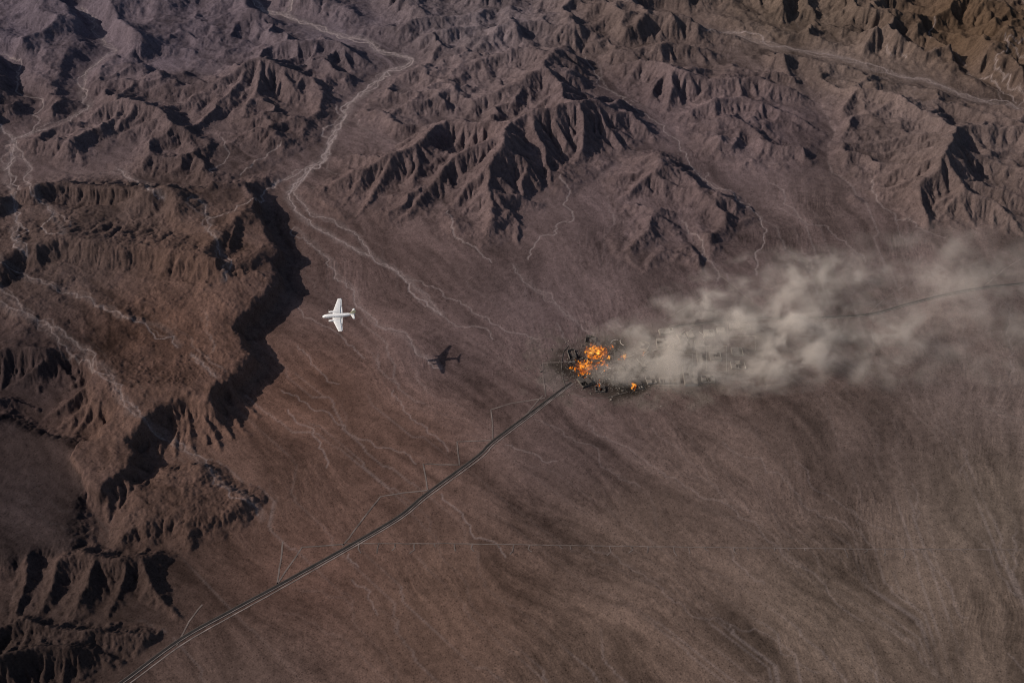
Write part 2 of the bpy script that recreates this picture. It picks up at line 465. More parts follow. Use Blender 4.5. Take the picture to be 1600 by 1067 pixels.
mesa_in = smooth(-30, 20, sd1)
bench_in = smooth(-6, 25, sd3)
rock = (1 - 0.5 * nw) * (1 - 0.88 * smooth(-14, 2, sd1) * smooth(45, 15, sd1)) * (1 - 0.45 * smooth(10, 45, sd1)) * (1 - 0.9 * bench_in)
hilly = mount * (1 - 0.75 * mesa_in) * (1 - 0.95 * bench_in)
Z = Z0 + hilly * (4.5 * fbm(GX, GY, 44, 3, 41) + 10 * fbm(GX, GY, 150, 3, 42)) * np.clip(Z0 / 30, 0.2, 1)
U = Z0 * 0.022 * (1 - mesa_in) * (1 - 0.5 * nw)
Zc = erode(Z[::2, ::2], 2 * DX, 12, 0.055, U[::2, ::2], mount[::2, ::2], rock[::2, ::2], rounds=9)
Z = Z + zoom(Zc - Z[::2, ::2], NY, NX)
Z = erode(Z, DX, 6, 0.055, U, mount, rock, diff=0.02)
DF = 2.5
FNX, FNY = int((gx[-1] - gx[0]) / DF) + 1, int((gy[-1] - gy[0]) / DF) + 1
m3 = zoom(mount, FNY, FNX)
ZF = zoom(Z, FNY, FNX)
calm = zoom((1 - 0.9 * bench_in) * (1 - 0.6 * smooth(10, 45, sd1)), FNY, FNX)
ZF = ZF + m3 * calm * (np.random.default_rng(9).normal(0, 0.35, ZF.shape) + 1.3 * fbm(*np.meshgrid(np.arange(FNX) * DF, np.arange(FNY) * DF), 17, 2, 43))
ZF = erode(ZF, DF, 4, 0.075, 0.0, m3, zoom(rock, FNY, FNX), diff=0.015, jitter=0.3, rounds=9)
# ------------------------------------------------------------------ terrain: markings of the plain
def flow_px():
    """direction in which the fans run, given at points of the picture"""
    src = [((470, 330), (0.6, 1)), ((560, 450), (0.75, 1)), ((700, 480), (1, 0.8)), ((850, 450), (0.5, 1)), ((430, 560), (0.45, 1)), ((450, 750), (0.75, 1)),
           ((700, 650), (1, 0.75)), ((900, 750), (1, 0.6)), ((650, 850), (0.8, 0.9)), ((900, 950), (1, 0.65)), ((1150, 750), (1, 0.75)), ((1200, 950), (1, 0.6)),
           ((1350, 700), (0.5, 1)), ((1420, 850), (0.7, 1)), ((1500, 650), (0.1, 1)), ((1560, 800), (-0.05, 1)), ((1560, 1000), (0.5, 1)), ((1400, 400), (0.6, 1)),
           ((1250, 380), (0.8, 1)), ((1100, 250), (0.9, 0.9)), ((1560, 450), (0.4, 1)), ((200, 480), (1, 0.7)), ((120, 600), (0.8, 1)), ((250, 280), (0.9, 0.5)),
           ((1000, 480), (0.7, 0.8)), ((1200, 560), (1, 0.6)), ((60, 780), (0.6, 1)), ((340, 780), (0.8, 0.8)), ((350, 930), (1, 0.7)), ((500, 1020), (0.9, 0.8))]
    num = [0, 0]; den = 0
    for (px, py), (dx, dy) in src:
        a = at(px, py); b = at(px + dx * 8, py + dy * 8)
        vx, vy = b[0] - a[0], b[1] - a[1]
        q = math.hypot(vx, vy)
        w = 1.0 / ((GX - a[0]) ** 2 + (GY - a[1]) ** 2 + 90 ** 2) ** 1.5
        num[0] = num[0] + w * vx / q; num[1] = num[1] + w * vy / q; den = den + w
    fx, fy = num[0] / den, num[1] / den
    q = np.hypot(fx, fy) + 1e-6
    return fx / q, fy / q

FX, FY = flow_px()
ang = 0.45 * fbm(GX, GY, 90, 3, 51)
FX, FY = FX * np.cos(ang) - FY * np.sin(ang), FX * np.sin(ang) + FY * np.cos(ang)
gzy, gzx = np.gradient(Z, DX)
gs = np.hypot(gzx, gzy)
steep = smooth(0.08, 0.25, gs)
DXF = FX * (1 - steep) - gzx / (gs + 1e-6) * steep
DYF = FY * (1 - steep) - gzy / (gs + 1e-6) * steep

def lic(src, n, step=0.8):
    acc = src.copy(); cnt = 1.0
    for sgn in (1, -1):
        x = np.tile(np.arange(NX, dtype=np.float32), (NY, 1)); y = np.tile(np.arange(NY, dtype=np.float32)[:, None], (1, NX))
        for _ in range(n):
            i = np.clip(np.rint(x).astype(np.int32), 0, NX - 1); j = np.clip(np.rint(y).astype(np.int32), 0, NY - 1)
            x = x + sgn * step * DXF[j, i]; y = y + sgn * step * DYF[j, i]
            i = np.clip(np.rint(x).astype(np.int32), 0, NX - 1); j = np.clip(np.rint(y).astype(np.int32), 0, NY - 1)
            acc = acc + src[j, i]; cnt += 1
    return acc / cnt

s2 = lic(fbm(GX, GY, 14, 2, 52).astype(np.float32), 22)
s3 = lic(fbm(GX, GY, 60, 3, 53).astype(np.float32), 40)
nrm = lambda a: (a - a.mean()) / a.std()
STREAK = 0.6 * nrm(s2) + 0.85 * nrm(s3)
plain = 1 - smooth(0.10, 0.30, gs)

# thin drainage threads on the fans
tilt = 0.30
rough = 1.1 * fbm(GX, GY, 36, 4, 54)
rcv, _ = receivers(Z * 1.0 + rough, DX, (FX * tilt, FY * tilt))
W = accumulate(rcv, np.ones(NX * NY), 9).reshape(NY, NX)
THREAD = smooth(160, 900, np.minimum(W, 900)) * plain * 0.7
gate = smooth(-0.1, 0.5, fbm(GX, GY, 260, 3, 55))
THREAD = THREAD * (0.25 + 0.75 * gate)
# ------------------------------------------------------------------ terrain: the sheet itself
NR, NC = 1010, 1230
def half_width(y):
    return 0.466 * ((y + 1657) * _cp + 1490 * _sp) * 1.14 + 60
ya, yb = -900.0, 2050.0
tt = np.linspace(0, 1, NR)
ys = (ya + 2750) * ((yb + 2750) / (ya + 2750)) ** tt - 2750
us = np.linspace(-1, 1, NC)
VX = us[None, :] * half_width(ys)[:, None]
VY = np.repeat(ys[:, None], NC, 1)

def sample(F, x, y, d=DX):
    """cubic-ish lookup of a field of the regular grid"""
    fx = np.clip((x - X0) / d, 1, F.shape[1] - 3.001); fy = np.clip((y - Y0) / d, 1, F.shape[0] - 3.001)
    i = fx.astype(np.int32); j = fy.astype(np.int32)
    tx, ty = fx - i, fy - j
    def cw(t): return (-0.5 * t + t * t - 0.5 * t ** 3, 1 - 2.5 * t * t + 1.5 * t ** 3, 0.5 * t + 2 * t * t - 1.5 * t ** 3, -0.5 * t * t + 0.5 * t ** 3)
    wx, wy = cw(tx), cw(ty)
    out = 0
    for b in range(4):
        row = 0
        for a in range(4):
            row = row + wx[a] * F[j + b - 1, i + a - 1]
        out = out + wy[b] * row
    return out

VZ = sample(ZF, VX, VY, DF)
VM = np.clip(sample(smooth(0.06, 0.3, gs), VX, VY), 0, 1)
VS = sample(STREAK, VX, VY)
# fine grain combed along the flow, at the spacing of the sheet
fxv, fyv = sample(DXF, VX, VY), sample(DYF, VX, VY)
colw = (2 * half_width(ys) / (NC - 1))[:, None]; roww = np.gradient(ys)[:, None]
si, sj = fxv / colw * 1.9, fyv / roww * 1.9
grain = rng.normal(0, 1, (NR, NC)).astype(np.float32)
comb = grain.copy()
for sgn in (1, -1):
    x = np.tile(np.arange(NC, dtype=np.float32), (NR, 1)); y = np.tile(np.arange(NR, dtype=np.float32)[:, None], (1, NC))
    for _ in range(4):
        i = np.clip(np.rint(x), 0, NC - 1).astype(np.int32); j = np.clip(np.rint(y), 0, NR - 1).astype(np.int32)
        x = x + sgn * si[j, i]; y = y + sgn * sj[j, i]
        comb += grain[np.clip(np.rint(y), 0, NR - 1).astype(np.int32), np.clip(np.rint(x), 0, NC - 1).astype(np.int32)]
comb = comb / comb.std()
patch = smooth(-0.5, 0.7, fbm(VX, VY, 110, 3, 65))
comb = comb * (0.25 + 0.75 * patch)
VS = VS + 0.55 * comb
VM = VM * np.clip(1 - 0.9 * sample(bench_in, VX, VY), 0, 1)
VP = 1 - VM
VMES = np.clip(sample(smooth(5, 60, sd1), VX, VY), 0, 1)
fine = fbm(VX, VY, 16, 3, 61, 0.6)
VZ = VZ + VM * (1.3 * fine + 2.0 * (np.abs(fbm(VX, VY, 34, 3, 62)) - 0.3)) + VMES * (0.45 * fine + 0.5 * VS) + VP * (0.17 * VS + 0.10 * comb) + VM * 0.25 * comb + 0.12 * fine
VT = np.clip(sample(THREAD, VX, VY), 0, 1)

# --- dry washes: pale gravel beds, drawn in pixels of the photograph and laid on the ground
WASH = [
 ([(400, 3), (420, 18), (445, 22), (460, 31), (485, 38), (510, 50), (545, 60), (583, 68), (586, 79), (600, 82), (625, 86), (640, 91), (645, 97), (632, 104), (605, 112), (590, 125), (575, 142), (558, 153), (545, 163), (540, 180), (530, 195), (525, 205), (515, 222), (510, 240), (503, 252), (485, 263), (475, 275), (460, 290), (452, 302)], 4.5, 4, 1.00),
 ([(455, 2), (447, 20)], 3, 2, 0.90),
 ([(525, 165), (527, 175), (535, 180)], 2.5, 1, 0.80), ([(520, 195), (502, 212), (510, 232), (505, 250)], 2.5, 1, 0.90),
 ([(452, 302), (455, 318), (468, 335), (485, 350), (515, 365), (535, 378), (560, 390), (580, 400), (600, 412), (620, 425), (645, 445), (668, 470), (690, 490)], 3.2, 2, 0.85),
 ([(458, 300), (472, 315), (480, 328), (500, 338), (525, 347), (545, 360), (562, 372), (572, 390), (585, 402)], 2.6, 2, 0.68),
 ([(462, 356), (480, 375), (500, 392), (518, 405), (525, 425), (540, 442), (556, 460), (573, 490), (598, 510), (640, 532), (655, 555), (690, 575)], 2.6, 2, 0.56),
 ([(600, 412), (630, 432), (660, 440), (690, 455), (720, 475), (760, 495), (800, 520), (840, 530)], 2.2, 1, 0.43),
 ([(640, 450), (672, 480), (700, 500), (730, 512), (770, 530)], 2.2, 1, 0.43),
 ([(432, 285), (425, 295), (408, 308), (400, 312)], 2.4, 1, 0.70), ([(485, 263), (455, 275), (435, 282), (425, 295)], 2.4, 2, 0.70),
 ([(125, 12), (147, 30), (143, 45), (160, 65), (182, 80), (155, 95), (135, 112), (128, 135), (130, 155), (140, 170), (110, 185), (60, 205), (25, 215), (18, 235), (5, 265)], 3.2, 2, 0.80),
 ([(0, 85), (35, 103), (25, 120), (27, 145), (65, 155), (68, 168), (50, 180), (60, 193), (25, 215)], 2.6, 1, 0.70),
 ([(-20, 190), (0, 197), (22, 215), (20, 240), (14, 262), (15, 290), (22, 320), (28, 350), (24, 375), (40, 400)], 2.8, 2, 0.80),
 ([(22, 225), (48, 265), (45, 290), (62, 312), (85, 335), (100, 365)], 2.6, 2, 0.70),
 ([(182, 264), (205, 280), (235, 297), (258, 312)], 2.4, 2, 0.70), ([(302, 306), (320, 335), (323, 360), (340, 385), (358, 410), (350, 440)], 2.6, 2, 0.59),
 ([(400, 308), (370, 322), (340, 338), (325, 345)], 2.4, 1, 0.60),
 ([(-20, 395), (0, 407), (40, 432), (75, 444), (110, 460), (150, 478), (190, 495), (228, 505), (280, 540)], 2.6, 2, 0.50),
 ([(0, 450), (28, 475), (50, 500), (85, 512), (110, 530), (150, 570), (180, 600), (200, 630), (220, 650), (275, 690), (300, 710), (330, 735), (365, 765), (390, 780), (410, 810)], 2.8, 3, 0.46),
 ([(0, 472), (40, 492), (90, 530), (135, 562), (170, 590), (185, 625), (215, 650)], 2.6, 2, 0.43),
 ([(300, 555), (320, 575), (340, 590)], 2.2, 2, 0.43),
 ([(440, 225), (420, 240), (400, 250), (375, 275)], 2.4, 1, 0.60), ([(345, 215), (355, 235), (345, 258), (332, 270)], 2.2, 1, 0.50),
 ([(915, 90), (928, 110), (937, 122), (932, 130), (958, 145), (978, 152), (990, 168), (1010, 180), (1030, 194), (1037, 203), (1060, 220), (1073, 240), (1080, 260), (1100, 280), (1120, 295), (1150, 312), (1170, 325), (1190, 345), (1198, 360), (1195, 380), (1180, 395), (1182, 430)], 2.6, 1, 0.58),
 ([(1105, 270), (1112, 285), (1150, 305), (1172, 322)], 2, 1, 0.34),
 ([(875, 275), (885, 290), (880, 320), (895, 335), (895, 345), (870, 365), (835, 385), (825, 405)], 2.6, 1, 0.59), ([(800, 412), (815, 430), (840, 455), (870, 480), (900, 500), (930, 520)], 2.4, 2, 0.37),
 ([(700, 330), (705, 355), (730, 380), (755, 402), (768, 410)], 2.4, 1, 0.59),
 ([(1065, 345), (1075, 365), (1100, 395), (1115, 415), (1122, 425), (1120, 440)], 2.6, 1, 0.46),
 ([(1200, 285), (1225, 300), (1247, 336), (1282, 352), (1310, 374), (1338, 395), (1352, 410)], 2.4, 1, 0.40),
 ([(1365, 280), (1368, 305), (1380, 325), (1400, 345), (1432, 355), (1450, 362), (1480, 372)], 2.6, 1, 0.44), ([(1400, 345), (1415, 375), (1440, 400)], 2, 1, 0.23),
 ([(1100, 42), (1150, 52), (1200, 70), (1260, 82), (1310, 90), (1345, 100), (1400, 117), (1450, 125), (1470, 135), (1500, 147), (1540, 157), (1580, 165), (1640, 180)], 5, 3, 0.65),
 ([(1480, 70), (1490, 90), (1510, 115), (1555, 130), (1580, 150), (1588, 162)], 3.2, 1, 0.60), ([(1600, 62), (1575, 60), (1555, 90), (1565, 115), (1575, 140), (1592, 165)], 3, 1, 0.50),
 ([(1460, 28), (1455, 60)], 2.6, 1, 0.50), ([(1570, 55), (1585, 75), (1600, 92)], 2.6, 1, 0.50), ([(1580, -5), (1600, 6)], 4, 1, 0.60), ([(1385, 72), (1392, 88)], 2.5, 1, 0.50), ([(1408, 82), (1415, 92)], 2.5, 1, 0.60),
 ([(1570, 470), (1582, 500), (1578, 540), (1585, 575), (1588, 600)], 2.4, 2, 0.25), ([(1535, 635), (1575, 652), (1610, 662)], 2, 1, 0.18),
 ([(1425, 755), (1438, 800), (1440, 840)], 2.2, 1, 0.18), ([(1505, 700), (1500, 740)], 2.5, 1, 0.18), ([(1440, 860), (1460, 890), (1490, 930), (1512, 965)], 2.4, 1, 0.25), ([(1575, 1020), (1590, 1035), (1600, 1050)], 2.4, 1, 0.21),
 ([(920, 658), (960, 690), (1010, 720), (1040, 745), (1070, 760), (1110, 780), (1140, 790), (1180, 815), (1195, 840), (1220, 855), (1245, 885), (1280, 905), (1310, 945), (1350, 970)], 2.3, 1, 0.23),
 ([(1130, 690), (1190, 715), (1225, 750), (1250, 780), (1280, 805), (1330, 825), (1370, 860)], 2.2, 1, 0.20), ([(1240, 720), (1265, 755), (1310, 785), (1360, 820), (1400, 838), (1440, 862)], 2.2, 1, 0.18),
 ([(1140, 855), (1165, 890), (1195, 912)], 2.2, 1, 0.21), ([(920, 855), (965, 870), (1000, 895), (1040, 930), (1060, 940), (1100, 965), (1160, 985), (1220, 1020), (1280, 1050)], 2.2, 1, 0.18),
 ([(450, 640), (490, 670), (498, 700), (510, 730)], 2.2, 1, 0.37), ([(440, 610), (480, 630), (540, 665), (580, 690), (620, 705), (650, 725)], 2.2, 1, 0.31), ([(690, 772), (700, 785), (720, 800), (735, 820), (770, 845), (790, 870)], 2.2, 1, 0.37),
 ([(615, 610), (630, 640), (650, 660), (680, 680), (700, 705)], 2.2, 1, 0.31), ([(790, 695), (820, 705), (870, 720)], 2.2, 1, 0.31), ([(545, 865), (560, 885)], 2.2, 1, 0.37), ([(550, 905), (575, 935), (590, 960)], 2, 1, 0.25),
 ([(465, 480), (490, 500), (515, 512), (545, 540), (570, 560)], 2, 1, 0.37), ([(465, 540), (485, 560), (510, 590), (530, 600)], 2, 1, 0.31), ([(870, 505), (885, 535), (880, 555)], 2, 1, 0.31),
 ([(1330, 800), (1345, 840)], 2, 1, 0.11), ([(835, 655), (900, 690), (960, 740), (1000, 760)], 2, 1, 0.19), ([(1000, 660), (1060, 700), (1120, 760), (1180, 800)], 2, 1, 0.13),
]
VW = np.zeros((NR, NC))
wr = random.Random(5)

def crinkle(p, n, amp):
    for _ in range(n):
        q = [p[0]]
        for a, b in zip(p, p[1:]):
            dx, dy = b[0] - a[0], b[1] - a[1]
            o = wr.gauss(0, amp)
            q += [((a[0] + b[0]) / 2 - dy * o, (a[1] + b[1]) / 2 + dx * o), b]
        p = q
    return p

def stamp_line(p, w, s, field):
    for a, b in zip(p, p[1:]):
        lo, hi = min(a[1], b[1]) - w, max(a[1], b[1]) + w
        j0, j1 = np.searchsorted(ys, lo), np.searchsorted(ys, hi)
        if j1 <= j0: continue
        hw = half_width(ys[(j0 + j1) // 2 if (j0 + j1) // 2 < NR else NR - 1])
        i0 = int(((min(a[0], b[0]) - w) / hw * 1.01 + 1) / 2 * (NC - 1)) - 6; i1 = int(((max(a[0], b[0]) + w) / hw * 1.01 + 1) / 2 * (NC - 1)) + 7
        i0, i1 = max(i0, 0), min(i1, NC)
        if i1 <= i0: continue
        x, y = VX[j0:j1, i0:i1], VY[j0:j1, i0:i1]
        ex, ey = b[0] - a[0], b[1] - a[1]
        t = np.clip(((x - a[0]) * ex + (y - a[1]) * ey) / (ex * ex + ey * ey + 1e-9), 0, 1)
        d = np.hypot(x - a[0] - t * ex, y - a[1] - t * ey)
        field[j0:j1, i0:i1] = np.maximum(field[j0:j1, i0:i1], s * np.clip(1.25 - d / w, 0, 1))

def ground_h(x, y):
    fx = np.clip((x - X0) / DX, 1, NX - 3); fy = np.clip((y - Y0) / DX, 1, NY - 3)
    return float(Z[int(fy), int(fx)])

def on_ground(px, py):
    """where the line of sight of a pixel meets the ground"""
    lo, hi = -2.0, 160.0
    h = 160.0
    while h > -2:
        x, y = at(px, py, h)
        if ground_h(x, y) >= h: break
        h -= 2.0
    return at(px, py, max(h, 0))

for pts, w, braids, s in WASH:
    base = [on_ground(*p) for p in pts]
    for k in range(braids):
        q = base
        if braids > 1:
            q = [(x + wr.gauss(0, w * 1.3), y + wr.gauss(0, w * 1.3)) for x, y in base]
        stamp_line(crinkle(q, 3, 0.13), max(w * 0.5, 1.75), s * (1 if k == 0 else wr.uniform(0.35, 0.75)), VW)
    if braids > 1:
        stamp_line(crinkle(base, 2, 0.1), w * 3.2, 0.22 * s, VW)
VZ = VZ - 0.8 * VW

# --- roads: beds are levelled here, the carriageways are laid later
ROAD_A = [(120, 1110), (190, 1066), (280, 1000), (360, 955), (440, 912), (560, 845), (625, 806), (665, 773), (745, 714), (770, 690), (830, 645), (893, 598), (930, 575), (985, 545), (1045, 514), (1090, 506), (1140, 501), (1200, 497), (1290, 496), (1360, 491), (1420, 475), (1480, 460), (1540, 449), (1600, 443), (1720, 432)]

def smooth_path(p, n=8):
    out = []
    q = [p[0]] + list(p) + [p[-1]]
    for i in range(1, len(q) - 2):
        for k in range(n):
            t = k / n
            c = [0.5 * (2 * q[i][d] + (q[i + 1][d] - q[i - 1][d]) * t + (2 * q[i - 1][d] - 5 * q[i][d] + 4 * q[i + 1][d] - q[i + 2][d]) * t * t + (3 * q[i][d] - q[i - 1][d] - 3 * q[i + 1][d] + q[i + 2][d]) * t ** 3) for d in (0, 1)]
            out.append(tuple(c))
    out.append(tuple(p[-1]))
    return out
road_path = smooth_path([at(*p) for p in ROAD_A])
bed = np.zeros((NR, NC))
stamp_line(road_path, 26.0, 1.0, bed)
townp = at(1010, 572)
lev = smooth(1.15, 0.7, np.hypot((VX - townp[0]) / 190, (VY - townp[1]) / 95))
lev = np.maximum(lev, smooth(0.0, 0.5, bed))
VZ = VZ * (1 - lev)

def paint_town(alb):
    """soot, ash and trampled dust on the ground of the burnt town"""
    def blob(px, py, rx, ry, soft=0.5):
        x, y = at(px, py)
        d = np.hypot((VX - x) / rx, (VY - y) / ry) + 0.35 * fbm(VX, VY, 26, 3, 81)
        return smooth(1.0 + soft * 0.5, 1.0 - soft, d)
    dust = blob(1030, 570, 215, 105, 0.75) * 0.75
    alb = alb + (np.array((.15, .125, .105)) - alb) * dust[..., None]
    track = blob(866, 590, 30, 40) * 0.35
    alb = alb + (np.array((.20, .165, .15)) - alb) * track[..., None]
    for px, py, rx, ry, s in ((935, 575, 105, 88, .55), (932, 575, 70, 60, .6), (978, 590, 55, 44, .8), (900, 565, 36, 50, .6), (940, 612, 60, 24, .5), (960, 545, 36, 26, .6), (1000, 556, 26, 22, .5), (985, 607, 40, 18, .6), (890, 555, 16, 36, .5), (1120, 560, 26, 26, .3)):
        k = blob(px, py, rx, ry, 0.6) * s
        alb = alb + (np.array((.022, .017, .014)) - alb) * k[..., None]
    return alb
VW = np.maximum(VW, 0.32 * VT)

# --- rock and soil colours of each district, with violet haze tinted into the upper left
TINT = [((60, 30), (0.1200, 0.1056, 0.1216)), ((300, 60), (0.1216, 0.1056, 0.1200)), ((520, 60), (0.1232, 0.1071, 0.1190)), ((740, 50), (0.1520, 0.1330, 0.1406)), ((1000, 60), (0.1250, 0.1020, 0.0960)),
        ((1250, 30), (0.1150, 0.0940, 0.0800)), ((1500, 60), (0.0850, 0.0630, 0.0470)), ((1350, 110), (0.1408, 0.1162, 0.1056)), ((200, 220), (0.1200, 0.0980, 0.1000)), ((450, 200), (0.1220, 0.0980, 0.0980)),
        ((700, 150), (0.1450, 0.1200, 0.1220)), ((750, 280), (0.1200, 0.0960, 0.0960)), ((1000, 180), (0.1280, 0.1040, 0.1080)), ((1020, 330), (0.1306, 0.1049, 0.1067)), ((1200, 200), (0.1242, 0.1008, 0.1044)),
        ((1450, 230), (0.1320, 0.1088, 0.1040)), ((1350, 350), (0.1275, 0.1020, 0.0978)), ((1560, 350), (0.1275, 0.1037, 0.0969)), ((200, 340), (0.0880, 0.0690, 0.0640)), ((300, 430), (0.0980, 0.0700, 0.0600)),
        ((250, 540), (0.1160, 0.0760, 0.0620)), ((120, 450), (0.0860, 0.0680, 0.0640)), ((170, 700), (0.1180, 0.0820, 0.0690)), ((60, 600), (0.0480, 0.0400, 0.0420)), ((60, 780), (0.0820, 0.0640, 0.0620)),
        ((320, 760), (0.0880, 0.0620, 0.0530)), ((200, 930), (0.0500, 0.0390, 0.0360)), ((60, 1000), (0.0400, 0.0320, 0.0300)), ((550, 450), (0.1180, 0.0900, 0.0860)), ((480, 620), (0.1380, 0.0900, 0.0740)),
        ((600, 700), (0.1420, 0.0970, 0.0820)), ((480, 900), (0.1340, 0.0890, 0.0750)), ((700, 550), (0.1180, 0.0920, 0.0900)), ((850, 480), (0.1200, 0.0960, 0.0960)), ((900, 700), (0.1180, 0.0920, 0.0880)),
        ((700, 950), (0.1420, 0.1010, 0.0830)), ((1000, 850), (0.1280, 0.1000, 0.0860)), ((1200, 750), (0.1200, 0.0940, 0.0840)), ((1100, 480), (0.1214, 0.0975, 0.0957)), ((1300, 950), (0.1349, 0.1102, 0.0931)),
        ((1350, 680), (0.1120, 0.0900, 0.0820)), ((1500, 600), (0.1350, 0.1120, 0.1040)), ((1560, 800), (0.1480, 0.1240, 0.1060)), ((1550, 1000), (0.1450, 0.1180, 0.1000)), ((950, 1040), (0.1300, 0.1000, 0.0840)), ((400, 1040), (0.0950, 0.0740, 0.0660))]
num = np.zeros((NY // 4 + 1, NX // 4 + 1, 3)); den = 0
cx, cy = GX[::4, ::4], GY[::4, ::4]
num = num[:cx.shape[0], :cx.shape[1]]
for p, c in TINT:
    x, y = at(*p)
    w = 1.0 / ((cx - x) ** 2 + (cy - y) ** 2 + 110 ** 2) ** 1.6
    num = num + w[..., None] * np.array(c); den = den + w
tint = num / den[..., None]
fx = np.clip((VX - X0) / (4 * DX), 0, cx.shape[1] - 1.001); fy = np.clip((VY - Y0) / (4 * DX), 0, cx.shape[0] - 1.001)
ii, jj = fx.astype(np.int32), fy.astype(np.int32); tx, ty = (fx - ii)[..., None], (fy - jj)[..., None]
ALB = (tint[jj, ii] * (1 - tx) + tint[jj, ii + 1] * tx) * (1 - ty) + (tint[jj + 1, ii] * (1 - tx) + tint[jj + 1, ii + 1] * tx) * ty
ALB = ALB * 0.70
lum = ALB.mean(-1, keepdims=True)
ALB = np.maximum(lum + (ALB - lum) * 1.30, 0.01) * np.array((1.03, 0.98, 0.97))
mott = fbm(VX, VY, 150, 4, 63)
ALB = ALB * (1 + 0.12 * mott + 0.21 * np.clip(VS, -2, 2) * VP + 0.06 * np.clip(VS, -2, 2) * VM + 0.09 * fine)[..., None]
wash_col = np.array((.30, .245, .235))
ALB = ALB + (wash_col - ALB) * np.clip(VW, 0, 1)[..., None] * 0.85
# the low valley floor left of the mesa is a darker, basaltic gravel with its own sharp margin
basalt = smooth(-8, 4, sample(sd3, VX, VY)) * smooth(-1, -9, sample(sd1, VX, VY)) * (1 + 0.25 * mott)
ALB = ALB * (1 - np.clip(basalt, 0, 1)[..., None] * np.array((.50, .46, .42)))
ALB = paint_town(ALB)
ALB = np.clip(ALB, 0.008, 0.6)

# --- sheet out to the horizon: the outer rings run on as rolling desert
ext = np.array([60, 150, 320, 650, 1300, 2600, 5200, 10000, 20000, 40000.0])
def pad(A, fill):
    return np.pad(A, ((len(ext), len(ext)), (len(ext), len(ext))) + ((0, 0),) * (A.ndim - 2), mode='edge')
PX_, PY_, PZ_, PA_ = pad(VX, 0), pad(VY, 0), pad(VZ, 0), pad(ALB, 0)
n = len(ext)
PX_[:, :n] -= ext[::-1][None, :]; PX_[:, -n:] += ext[None, :]
PY_[:n, :] -= ext[::-1][:, None]; PY_[-n:, :] += ext[:, None]
far = np.zeros(PX_.shape)
far[:n, :] = np.maximum(far[:n, :], ext[::-1][:, None]); far[-n:, :] = np.maximum(far[-n:, :], ext[:, None])
far[:, :n] = np.maximum(far[:, :n], ext[::-1][None, :]); far[:, -n:] = np.maximum(far[:, -n:], ext[None, :])
fo = smooth(0, 900, far)
roll = 40 * np.abs(fbm(PX_, PY_, 2200, 3, 71))
PZ_ = PZ_ * (1 - fo) + fo * roll
nr, nc = PX_.shape

def sheet(name, X, Y, Zz, col, mat):
    nr, nc = X.shape
    me = bpy.data.meshes.new(name)
    nv = nr * nc
    me.vertices.add(nv)
    me.vertices.foreach_set("co", np.stack([X, Y, Zz], -1).astype(np.float32).ravel())
    idx = np.arange(nv).reshape(nr, nc)
    q = np.stack([idx[:-1, :-1], idx[:-1, 1:], idx[1:, 1:], idx[1:, :-1]], -1).reshape(-1, 4)
    me.loops.add(q.size)
    me.loops.foreach_set("vertex_index", q.astype(np.int32).ravel())
    me.polygons.add(len(q))
    me.polygons.foreach_set("loop_start", np.arange(0, q.size, 4, dtype=np.int32))
    me.polygons.foreach_set("use_smooth", np.ones(len(q), bool))
    me.update(calc_edges=True)
    if col is not None:
        at_ = me.color_attributes.new("soil", 'FLOAT_COLOR', 'POINT')
        at_.data.foreach_set("color", np.concatenate([col, np.ones(col.shape[:2] + (1,))], -1).astype(np.float32).ravel())
    me.materials.append(mat)
    o = bpy.data.objects.new(name, me)
    COL.objects.link(o)
    return o

# ------------------------------------------------------------------ materials
def material(name):
    m = bpy.data.materials.new(name)
    m.use_nodes = True
    nt = m.node_tree
    return m, nt, nt.nodes["Principled BSDF"], nt.nodes, nt.links

def desert_material():
    m, nt, b, N_, L_ = material("desert_soil")
    b.inputs["Roughness"].default_value = 1.0
    b.inputs["Specular IOR Level"].default_value = 0.0
    a = N_.new("ShaderNodeAttribute"); a.attribute_name = "soil"
    geo = N_.new("ShaderNodeNewGeometry")
    def noise(scale, detail, rough=0.6):
        t = N_.new("ShaderNodeTexNoise"); t.inputs["Scale"].default_value = scale; t.inputs["Detail"].default_value = detail; t.inputs["Roughness"].default_value = rough
        L_.new(geo.outputs["Position"], t.inputs["Vector"]); return t
    n1, n2 = noise(0.09, 6, 0.7), noise(0.35, 3, 0.6)
    def mapr(src, lo, hi, f0=0.25, f1=0.75):
        r = N_.new("ShaderNodeMapRange"); r.inputs[1].default_value = f0; r.inputs[2].default_value = f1; r.inputs[3].default_value = lo; r.inputs[4].default_value = hi
        L_.new(src, r.inputs[0]); return r.outputs[0]
    mul = N_.new("ShaderNodeMath"); mul.operation = 'MULTIPLY'
    L_.new(mapr(n1.outputs[0], 0.70, 1.32), mul.inputs[0]); L_.new(mapr(n2.outputs[0], 0.72, 1.28), mul.inputs[1])
    # scattered desert shrubs seen as specks
    v = N_.new("ShaderNodeTexVoronoi"); v.inputs["Scale"].default_value = 0.16; L_.new(geo.outputs["Position"], v.inputs["Vector"])
    sh = mapr(v.outputs["Distance"], 0.62, 1.0, 0.12, 0.30)
    mul2 = N_.new("ShaderNodeMath"); mul2.operation = 'MULTIPLY'; L_.new(mul.outputs[0], mul2.inputs[0]); L_.new(sh, mul2.inputs[1])
    mix = N_.new("ShaderNodeMix"); mix.data_type = 'RGBA'; mix.blend_type = 'MULTIPLY'; mix.inputs[0].default_value = 1.0
    L_.new(a.outputs["Color"], mix.inputs[6]); L_.new(mul2.outputs[0], mix.inputs[7])
    L_.new(mix.outputs[2], b.inputs["Base Color"])
    bump = N_.new("ShaderNodeBump"); bump.inputs["Strength"].default_value = 0.6; bump.inputs["Distance"].default_value = 1.6
    L_.new(n1.outputs[0], bump.inputs["Height"]); L_.new(bump.outputs[0], b.inputs["Normal"])
    return m

